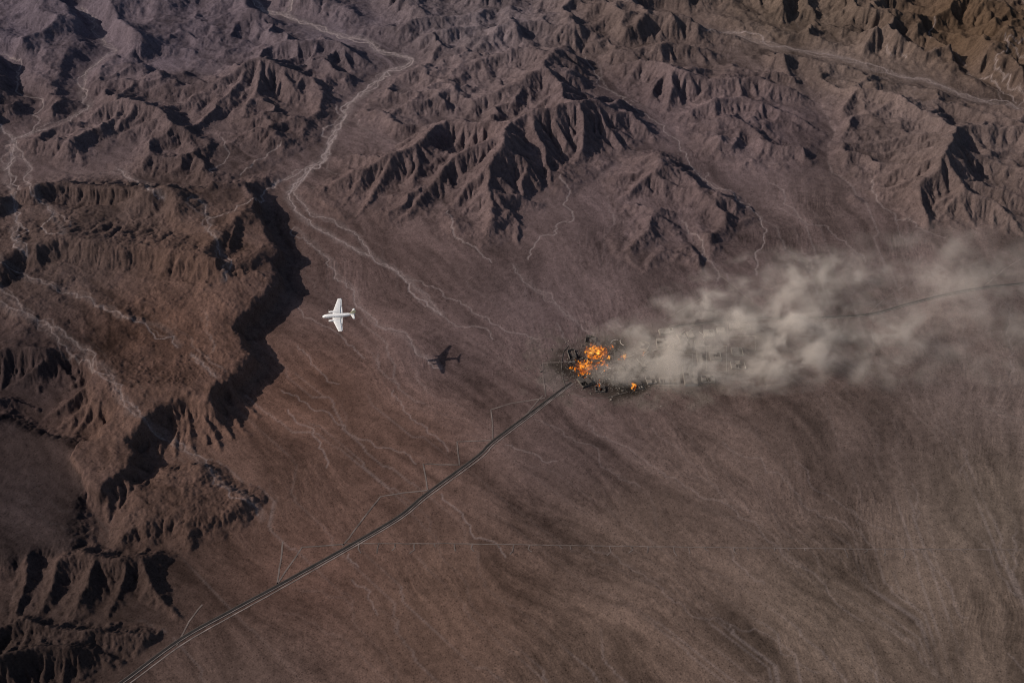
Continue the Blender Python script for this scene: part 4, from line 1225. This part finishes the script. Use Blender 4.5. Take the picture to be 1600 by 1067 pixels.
def fire(label, spots, n, rx, ry, h0, h1):
    x0, y0 = at(*spots[0])
    o = empty("fire", x0, y0, 0)
    tag(o, label, "fire", "fires burning in the town")
    for i in range(n):
        px, py = spots[i % len(spots)]
        x, y = at(px + fr.gauss(0, rx), py + fr.gauss(0, ry))
        f = bpy.data.objects.new("flame", flame_data[fr.randrange(7)])
        COL.objects.link(f)
        f.parent = o
        h = fr.uniform(h0, h1) * (1.3 if fr.random() < .15 else 1)
        w = h * fr.uniform(.55, .95)
        f.location = (x - x0, y - y0, mesh_h(x, y) - .2 + fr.uniform(0, 1.5)); f.scale = (w, w, h); f.rotation_euler = (fr.gauss(0, .15), fr.gauss(.1, .2), fr.gauss(0, .8))
fire("large orange fire blazing in the middle of the burnt town", [(930, 552), (926, 562), (935, 566), (915, 574), (905, 578), (921, 572), (940, 557), (930, 545)], 190, 8.0, 5.0, 2, 6)
fire("orange fire at the lower left of the blaze near the road's end", [(910, 588), (917, 584)], 24, 4, 2.5, 2, 4)
fire("small fire right of the large blaze under pale smoke", [(975, 558), (970, 561)], 24, 4, 2, 2, 4)
fire("small fire beside the charred tree at the lower edge of town", [(991, 602), (989, 607)], 18, 2.5, 2.2, 2, 5)
fire("tiny yellow fire highest up among the pale timbers", [(1006, 553)], 5, 1.2, 2, 2, 5)
fire("low fire between the sheds at the lower rim of the burnt patch", [(936, 602)], 7, 2.2, 2.5, 2, 5)
fire("small fire along the top of the blaze by the charred tree", [(947, 545), (955, 543)], 9, 3, 2, 2, 5)
fire("short flames in the middle of the grey rubble", [(950, 576)], 6, 3.5, 2, 2, 4)

# the soft body of the large blaze: glowing gas between the tongues
def blaze_material():
    m = bpy.data.materials.new("burning_gas")
    m.use_nodes = True
    nt = m.node_tree; N_ = nt.nodes; L_ = nt.links
    N_.remove(N_["Principled BSDF"])
    tc = N_.new("ShaderNodeTexCoord"); geo = N_.new("ShaderNodeNewGeometry")
    ln = N_.new("ShaderNodeVectorMath"); ln.operation = 'LENGTH'; L_.new(tc.outputs["Object"], ln.inputs[0])
    fall = N_.new("ShaderNodeMapRange"); fall.inputs[1].default_value = 1.0; fall.inputs[2].default_value = .2; L_.new(ln.outputs["Value"], fall.inputs[0])
    n = N_.new("ShaderNodeTexNoise"); n.inputs["Scale"].default_value = 0.13; n.inputs["Detail"].default_value = 5; n.inputs["Roughness"].default_value = .65; n.inputs["Distortion"].default_value = .6
    L_.new(geo.outputs["Position"], n.inputs["Vector"])
    mr = N_.new("ShaderNodeMapRange"); mr.interpolation_type = 'SMOOTHSTEP'; mr.inputs[1].default_value = .47; mr.inputs[2].default_value = .68; L_.new(n.outputs[0], mr.inputs[0])
    mu = N_.new("ShaderNodeMath"); mu.operation = 'MULTIPLY'; L_.new(mr.outputs[0], mu.inputs[0]); L_.new(fall.outputs[0], mu.inputs[1])
    ramp = N_.new("ShaderNodeValToRGB"); cr = ramp.color_ramp
    cr.elements[0].position = 0.0; cr.elements[0].color = (.6, .07, .004, 1)
    cr.elements[1].position = 0.6; cr.elements[1].color = (1.0, .52, .08, 1)
    L_.new(mu.outputs[0], ramp.inputs[0])
    es = N_.new("ShaderNodeMath"); es.operation = 'MULTIPLY'; es.inputs[1].default_value = 0.30; L_.new(mu.outputs[0], es.inputs[0])
    v = N_.new("ShaderNodeVolumePrincipled"); v.inputs["Color"].default_value = (.12, .09, .07, 1); v.inputs["Density"].default_value = 0.012
    L_.new(ramp.outputs[0], v.inputs["Emission Color"]); L_.new(es.outputs[0], v.inputs["Emission Strength"])
    L_.new(v.outputs[0], N_["Material Output"].inputs["Volume"])
    m.cycles.volume_step_rate = 0.3
    return m
M['blaze'] = blaze_material()
big_fire = [o for o in bpy.data.objects if o.name == "fire"][0]
for px, py, rx, ry, rz in ((931, 556, 26, 24, 9), (913, 576, 20, 17, 8)):
    V, F = [], []
    for i in range(9):
        th = math.pi * i / 8
        for k in range(16):
            a = 2 * math.pi * k / 16
            V.append((math.sin(th) * math.cos(a), math.sin(th) * math.sin(a), math.cos(th)))
    for i in range(8):
        for k in range(16):
            F.append((i * 16 + k, (i + 1) * 16 + k, (i + 1) * 16 + (k + 1) % 16, i * 16 + (k + 1) % 16))
    o = link_mesh("burning_gas", V, F, M['blaze'], big_fire)
    x, y = at(px, py)
    o.location = (x - big_fire.location.x, y - big_fire.location.y, rz * .9); o.scale = (rx, ry, rz)

# ------------------------------------------------------------------ smoke
PL0 = at(905, 566); PL1 = at(1690, 515)
PLEN = PL1[0] - PL0[0]
# centre line, half widths and height of the plume as functions of t = 0..1 along the wind
def plume(t):
    yc = PL0[1] + (PL1[1] - PL0[1]) * t + 70 * math.sin(math.pi * t) - 6
    zc = 5 + 62 * t ** 0.75
    wy = 36 + 280 * t ** 0.52
    wz = 11 + 52 * t ** 0.7
    return yc, zc, wy, wz

def smoke_material():
    m = bpy.data.materials.new("smoke")
    m.use_nodes = True
    nt = m.node_tree; N_ = nt.nodes; L_ = nt.links
    N_.remove(N_["Principled BSDF"])
    out = N_["Material Output"]
    tc = N_.new("ShaderNodeTexCoord")
    P = tc.outputs["Object"]
    sep = N_.new("ShaderNodeSeparateXYZ"); L_.new(P, sep.inputs[0])
    def val(x): return x
    def math_(op, a, b=None, c=None, clamp=False):
        n = N_.new("ShaderNodeMath"); n.operation = op; n.use_clamp = clamp
        for i, v in enumerate((a, b, c)):
            if v is None: continue
            if isinstance(v, (int, float)): n.inputs[i].default_value = v
            else: L_.new(v, n.inputs[i])
        return n.outputs[0]
    t = math_('DIVIDE', sep.outputs[0], PLEN, clamp=True)
    yc = math_('ADD', math_('MULTIPLY', t, PL1[1] - PL0[1]), math_('MULTIPLY_ADD', math_('SINE', math_('MULTIPLY', t, math.pi)), 70.0, -6.0))
    zc = math_('MULTIPLY_ADD', math_('POWER', t, 0.75), 62.0, 5.0)
    wy = math_('MULTIPLY_ADD', math_('POWER', t, 0.52), 280.0, 36.0)
    wz = math_('MULTIPLY_ADD', math_('POWER', t, 0.7), 52.0, 11.0)
    ry = math_('DIVIDE', math_('SUBTRACT', sep.outputs[1], yc), wy)
    rz = math_('DIVIDE', math_('SUBTRACT', sep.outputs[2], zc), wz)
    r2 = math_('ADD', math_('MULTIPLY', ry, ry), math_('MULTIPLY', rz, rz))
    def noise(scale, detail, rough, sx, sy, sz, dist=0.0):
        mp = N_.new("ShaderNodeMapping"); mp.inputs["Scale"].default_value = (sx, sy, sz); L_.new(P, mp.inputs["Vector"])
        n = N_.new("ShaderNodeTexNoise"); n.inputs["Scale"].default_value = scale; n.inputs["Detail"].default_value = detail; n.inputs["Roughness"].default_value = rough; n.inputs["Distortion"].default_value = dist
        L_.new(mp.outputs[0], n.inputs["Vector"]); return n.outputs[0]
    big = noise(0.011, 2, 0.5, .7, 1, 1, .4)
    fine_ = noise(0.021, 6, 0.60, .85, 1, 1, .35)
    # a ragged edge: the radius is disturbed by the noise
    edge = math_('SUBTRACT', math_('ADD', 1.02, math_('MULTIPLY_ADD', big, 1.7, -0.85)), r2)
    edge = math_('MULTIPLY', edge, 1.3, clamp=True)
    puff = N_.new("ShaderNodeMapRange"); puff.interpolation_type = 'SMOOTHSTEP'
    puff.inputs[1].default_value = .44; puff.inputs[2].default_value = .62; puff.inputs[3].default_value = .10; puff.inputs[4].default_value = 1.0
    L_.new(fine_, puff.inputs[0])
    bigp = N_.new("ShaderNodeMapRange"); bigp.inputs[1].default_value = .35; bigp.inputs[2].default_value = .65; bigp.inputs[3].default_value = .25; bigp.inputs[4].default_value = 1.0
    L_.new(big, bigp.inputs[0])
    ramp = N_.new("ShaderNodeValToRGB"); cr = ramp.color_ramp      # strength along the wind
    cr.elements[0].position = 0.0; cr.elements[0].color = (0, 0, 0, 1)
    cr.elements[1].position = 1.0; cr.elements[1].color = (.012,) * 3 + (1,)
    for p, v in ((.03, .12), (.08, .27), (.16, .32), (.28, .38), (.42, .23), (.70, .065)):
        e = cr.elements.new(p); e.color = (v, v, v, 1)
    L_.new(t, ramp.inputs[0])
    d = math_('MULTIPLY', math_('MULTIPLY', edge, puff.outputs[0]), math_('MULTIPLY', bigp.outputs[0], ramp.outputs[0]))
    d = math_('MULTIPLY', d, 0.105)
    v = N_.new("ShaderNodeVolumePrincipled")
    v.inputs["Color"].default_value = (.93, .84, .75, 1)
    v.inputs["Anisotropy"].default_value = 0.0
    L_.new(d, v.inputs["Density"])
    L_.new(v.outputs[0], out.inputs["Volume"])
    m.cycles.volume_step_rate = 0.14
    return m
V, F = [], []
NT, NA = 40, 24
for i in range(NT + 1):
    t = i / NT
    yc, zc, wy, wz = plume(t)
    for k in range(NA):
        a = 2 * math.pi * k / NA
        V.append((PL0[0] + PLEN * t, yc + 1.36 * wy * math.cos(a), max(zc + 1.36 * wz * math.sin(a), -1.0)))
for i in range(NT):
    for k in range(NA):
        F.append((i * NA + k, i * NA + (k + 1) % NA, (i + 1) * NA + (k + 1) % NA, (i + 1) * NA + k))
F.append(tuple(range(NA - 1, -1, -1))); F.append(tuple(NT * NA + k for k in range(NA)))
V = [(x - PL0[0], y - PL0[1], z) for x, y, z in V]
sm = link_mesh("smoke", V, F, smoke_material())
sm.location = (PL0[0], PL0[1], 0)
tag(sm, "pale brown smoke drifting right from the burning town", "smoke", kind="stuff")
# ------------------------------------------------------------------ the aircraft
def paint(name, col, rough=0.45):
    return plain_material(name, col, rough, 0.12, 0.22, 0.4)
M['white'] = paint("white_aircraft_paint", (.84, .82, .79), 0.5)
M['wing'] = paint("wing_grey_white_paint", (.74, .72, .69), 0.5)
M['olive'] = paint("ochre_tail_paint", (.72, .66, .42), 0.5)
M['dark'] = plain_material("dark_glass", (.02, .02, .025), 0.25, 0.1, 0.2, 0.5)
M['metal'] = plain_material("bare_metal", (.30, .29, .28), 0.4, 0.1, 0.2, 0.5)

def loft(name, sections, mat, parent, n=20, cap=True):
    """sections: (x, y, z, half width, half height)"""
    V, F = [], []
    for x, y, z, w, h in sections:
        for k in range(n):
            a = 2 * math.pi * k / n
            V.append((x, y + w * math.cos(a), z + h * math.sin(a)))
    for i in range(len(sections) - 1):
        for k in range(n):
            F.append((i * n + k, i * n + (k + 1) % n, (i + 1) * n + (k + 1) % n, (i + 1) * n + k))
    if cap:
        F.append(tuple(range(n - 1, -1, -1))); F.append(tuple((len(sections) - 1) * n + k for k in range(n)))
    o = link_mesh(name, V, F, mat, parent, True)
    return o

def foil(name, stations, mat, parent, vertical=False):
    """stations: (span position, leading edge x, chord, thickness, rise); the nose points to +x"""
    prof = [(0, 0), (.02, .25), (.10, .45), (.3, .5), (.6, .36), (.85, .14), (1, .01), (.85, -.08), (.6, -.18), (.3, -.28), (.1, -.25), (.02, -.12)]
    V, F = [], []
    n = len(prof)
    for s, le, c, t, rise in stations:
        for u, v in prof:
            p = (le - u * c, s, rise + v * t)
            if vertical: p = (le - u * c, v * t, s)
            V.append(p)
    for i in range(len(stations) - 1):
        for k in range(n):
            F.append((i * n + k, (i + 1) * n + k, (i + 1) * n + (k + 1) % n, i * n + (k + 1) % n))
    F.append(tuple(range(n))); F.append(tuple((len(stations) - 1) * n + k for k in range(n - 1, -1, -1)))
    return link_mesh(name, V, F, mat, parent, True)

def aircraft(loc, rot, S):
    o = empty("propeller_airliner", *loc)
    o.rotation_euler = rot
    o.scale = (S, S, S)
    tag(o, "white twin-engined propeller airliner flying left over the desert", "airplane")
    # metres of a 24 m long airliner, nose to +x
    body = loft("fuselage", [(12.0, 0, -.35, .05, .05), (11.75, 0, -.33, .42, .42), (11.2, 0, -.25, .80, .78), (10.3, 0, -.1, 1.15, 1.12), (9.2, 0, 0, 1.38, 1.38), (7.5, 0, .05, 1.48, 1.5), (3, 0, .05, 1.5, 1.52), (-3, 0, .05, 1.5, 1.52),
                  (-6, 0, .2, 1.32, 1.32), (-8.5, 0, .42, .98, 1.0), (-10.5, 0, .62, .58, .62), (-12.0, 0, .75, .16, .22)], M['white'], o)
    loft("nose_cone", [(12.25, 0, -.38, .03, .03), (12.12, 0, -.37, .26, .26), (11.8, 0, -.34, .46, .46), (11.6, 0, -.31, .60, .58)], M['dark'], o, 16)
    for sgn in (-1, 1):                                       # cockpit glazing, a band round the brow
        for j, (x0, x1, a0, a1) in enumerate(((10.65, 10.05, .95, 1.45), (10.5, 9.7, .55, .92), (10.2, 9.3, .25, .52))):
            V = []
            for x, a in ((x0, a0), (x0, a1), (x1, a1), (x1, a0)):
                f = (11.2 - x) / 2.0
                w = .80 + .6 * min(f, 1); h = .78 + .62 * min(f, 1); zc = -.25 + .26 * min(f, 1)
                V.append((x, sgn * (w + .05) * math.cos(a), zc + (h + .05) * math.sin(a)))
            link_mesh("cockpit_window", V, [(0, 1, 2, 3)] if sgn > 0 else [(3, 2, 1, 0)], M['dark'], body)
    for sgn in (-1, 1):
        for i in range(10):
            x = 6.6 - i * 1.25
            V = [(x + .22, sgn * 1.47, .35), (x - .22, sgn * 1.47, .35), (x - .22, sgn * 1.40, .82), (x + .22, sgn * 1.40, .82)]
            V = [(a, b + sgn * .06, c) for a, b, c in V]
            link_mesh("cabin_window", V, [(0, 1, 2, 3)] if sgn < 0 else [(3, 2, 1, 0)], M['dark'], body)
    for sgn in (-1, 1):
        w = foil("wing", [(sgn * 1.0, 4.6, 6.8, .90, -.7), (sgn * 5.2, 3.8, 5.6, .70, -.35), (sgn * 10.5, 2.0, 4.2, .46, .25), (sgn * 15.4, .35, 2.8, .28, .75), (sgn * 15.8, .05, 2.3, .12, .80)], M['wing'], o)
        if sgn > 0: w.data.flip_normals()
        fl = foil("flap", [(sgn * 1.7, -1.95, 1.0, .16, -.74), (sgn * 8.2, -1.95, .85, .12, -.06)], M['white'], w)
        al = foil("aileron", [(sgn * 8.5, -1.85, .55, .10, 0), (sgn * 14.8, -2.35, .45, .07, .66)], M['white'], w)
        if sgn > 0: fl.data.flip_normals(); al.data.flip_normals()
        e = loft("engine_nacelle", [(6.7, sgn * 4.2, -.35, .30, .30), (6.55, sgn * 4.2, -.35, .62, .62), (5.9, sgn * 4.2, -.35, .78, .78), (4.4, sgn * 4.2, -.38, .80, .82), (2.0, sgn * 4.2, -.45, .70, .72), (-.4, sgn * 4.2, -.5, .35, .36), (-1.5, sgn * 4.2, -.5, .06, .06)], M['white'], o, 16)
        loft("spinner", [(7.35, sgn * 4.2, -.35, .03, .03), (7.2, sgn * 4.2, -.35, .18, .18), (6.85, sgn * 4.2, -.35, .28, .28), (6.68, sgn * 4.2, -.35, .29, .29)], M['white'], e, 12)
        for b in range(4):
            a = b * math.pi / 2 + .5
            V, F = [], []
            for r_, c_, tw in ((.2, .13, .9), (.8, .20, .7), (1.5, .19, .5), (2.0, .10, .35)):
                for q in (-1, 1):
                    for th in (.025, -.025):
                        u = q * c_ * math.cos(tw)
                        V.append((6.9 + q * c_ * math.sin(tw) + th, sgn * 4.2 + r_ * math.cos(a) - u * math.sin(a), -.35 + r_ * math.sin(a) + u * math.cos(a)))
            for i in range(3):
                k = i * 4
                F += [(k, k + 2, k + 6, k + 4), (k + 1, k + 5, k + 7, k + 3), (k, k + 4, k + 5, k + 1), (k + 2, k + 3, k + 7, k + 6)]
            F.append((12, 14, 15, 13))
            link_mesh("propeller_blade", V, F, M['metal'], e)
        t = foil("tailplane", [(sgn * .3, -8.6, 2.9, .32, .8), (sgn * 3.2, -9.8, 1.9, .20, .95), (sgn * 5.0, -10.6, 1.2, .1, 1.05)], M['white'], o)
        if sgn > 0: t.data.flip_normals()
    f = foil("tail_fin", [(.6, -6.6, 5.0, .30, 0), (2.0, -8.4, 3.6, .28, 0), (4.2, -10.0, 2.4, .2, 0), (4.9, -10.7, 1.6, .1, 0)], M['olive'], o, True)
    foil("rudder", [(1.2, -11.35, .95, .16, 0), (4.4, -12.05, .62, .1, 0)], M['olive'], f, True)
    return o

PLANE_DEPTH = 2094.0
a_, b_ = (529 - 800) / FOCAL, (533.5 - 493) / FOCAL
ploc = (CAM[0] + PLANE_DEPTH * a_, CAM[1] + PLANE_DEPTH * (_cp + b_ * _sp), CAM[2] + PLANE_DEPTH * (-_sp + b_ * _cp))
plane = aircraft(ploc, (R(-9), R(-1), R(180 + 7)), 2.62)
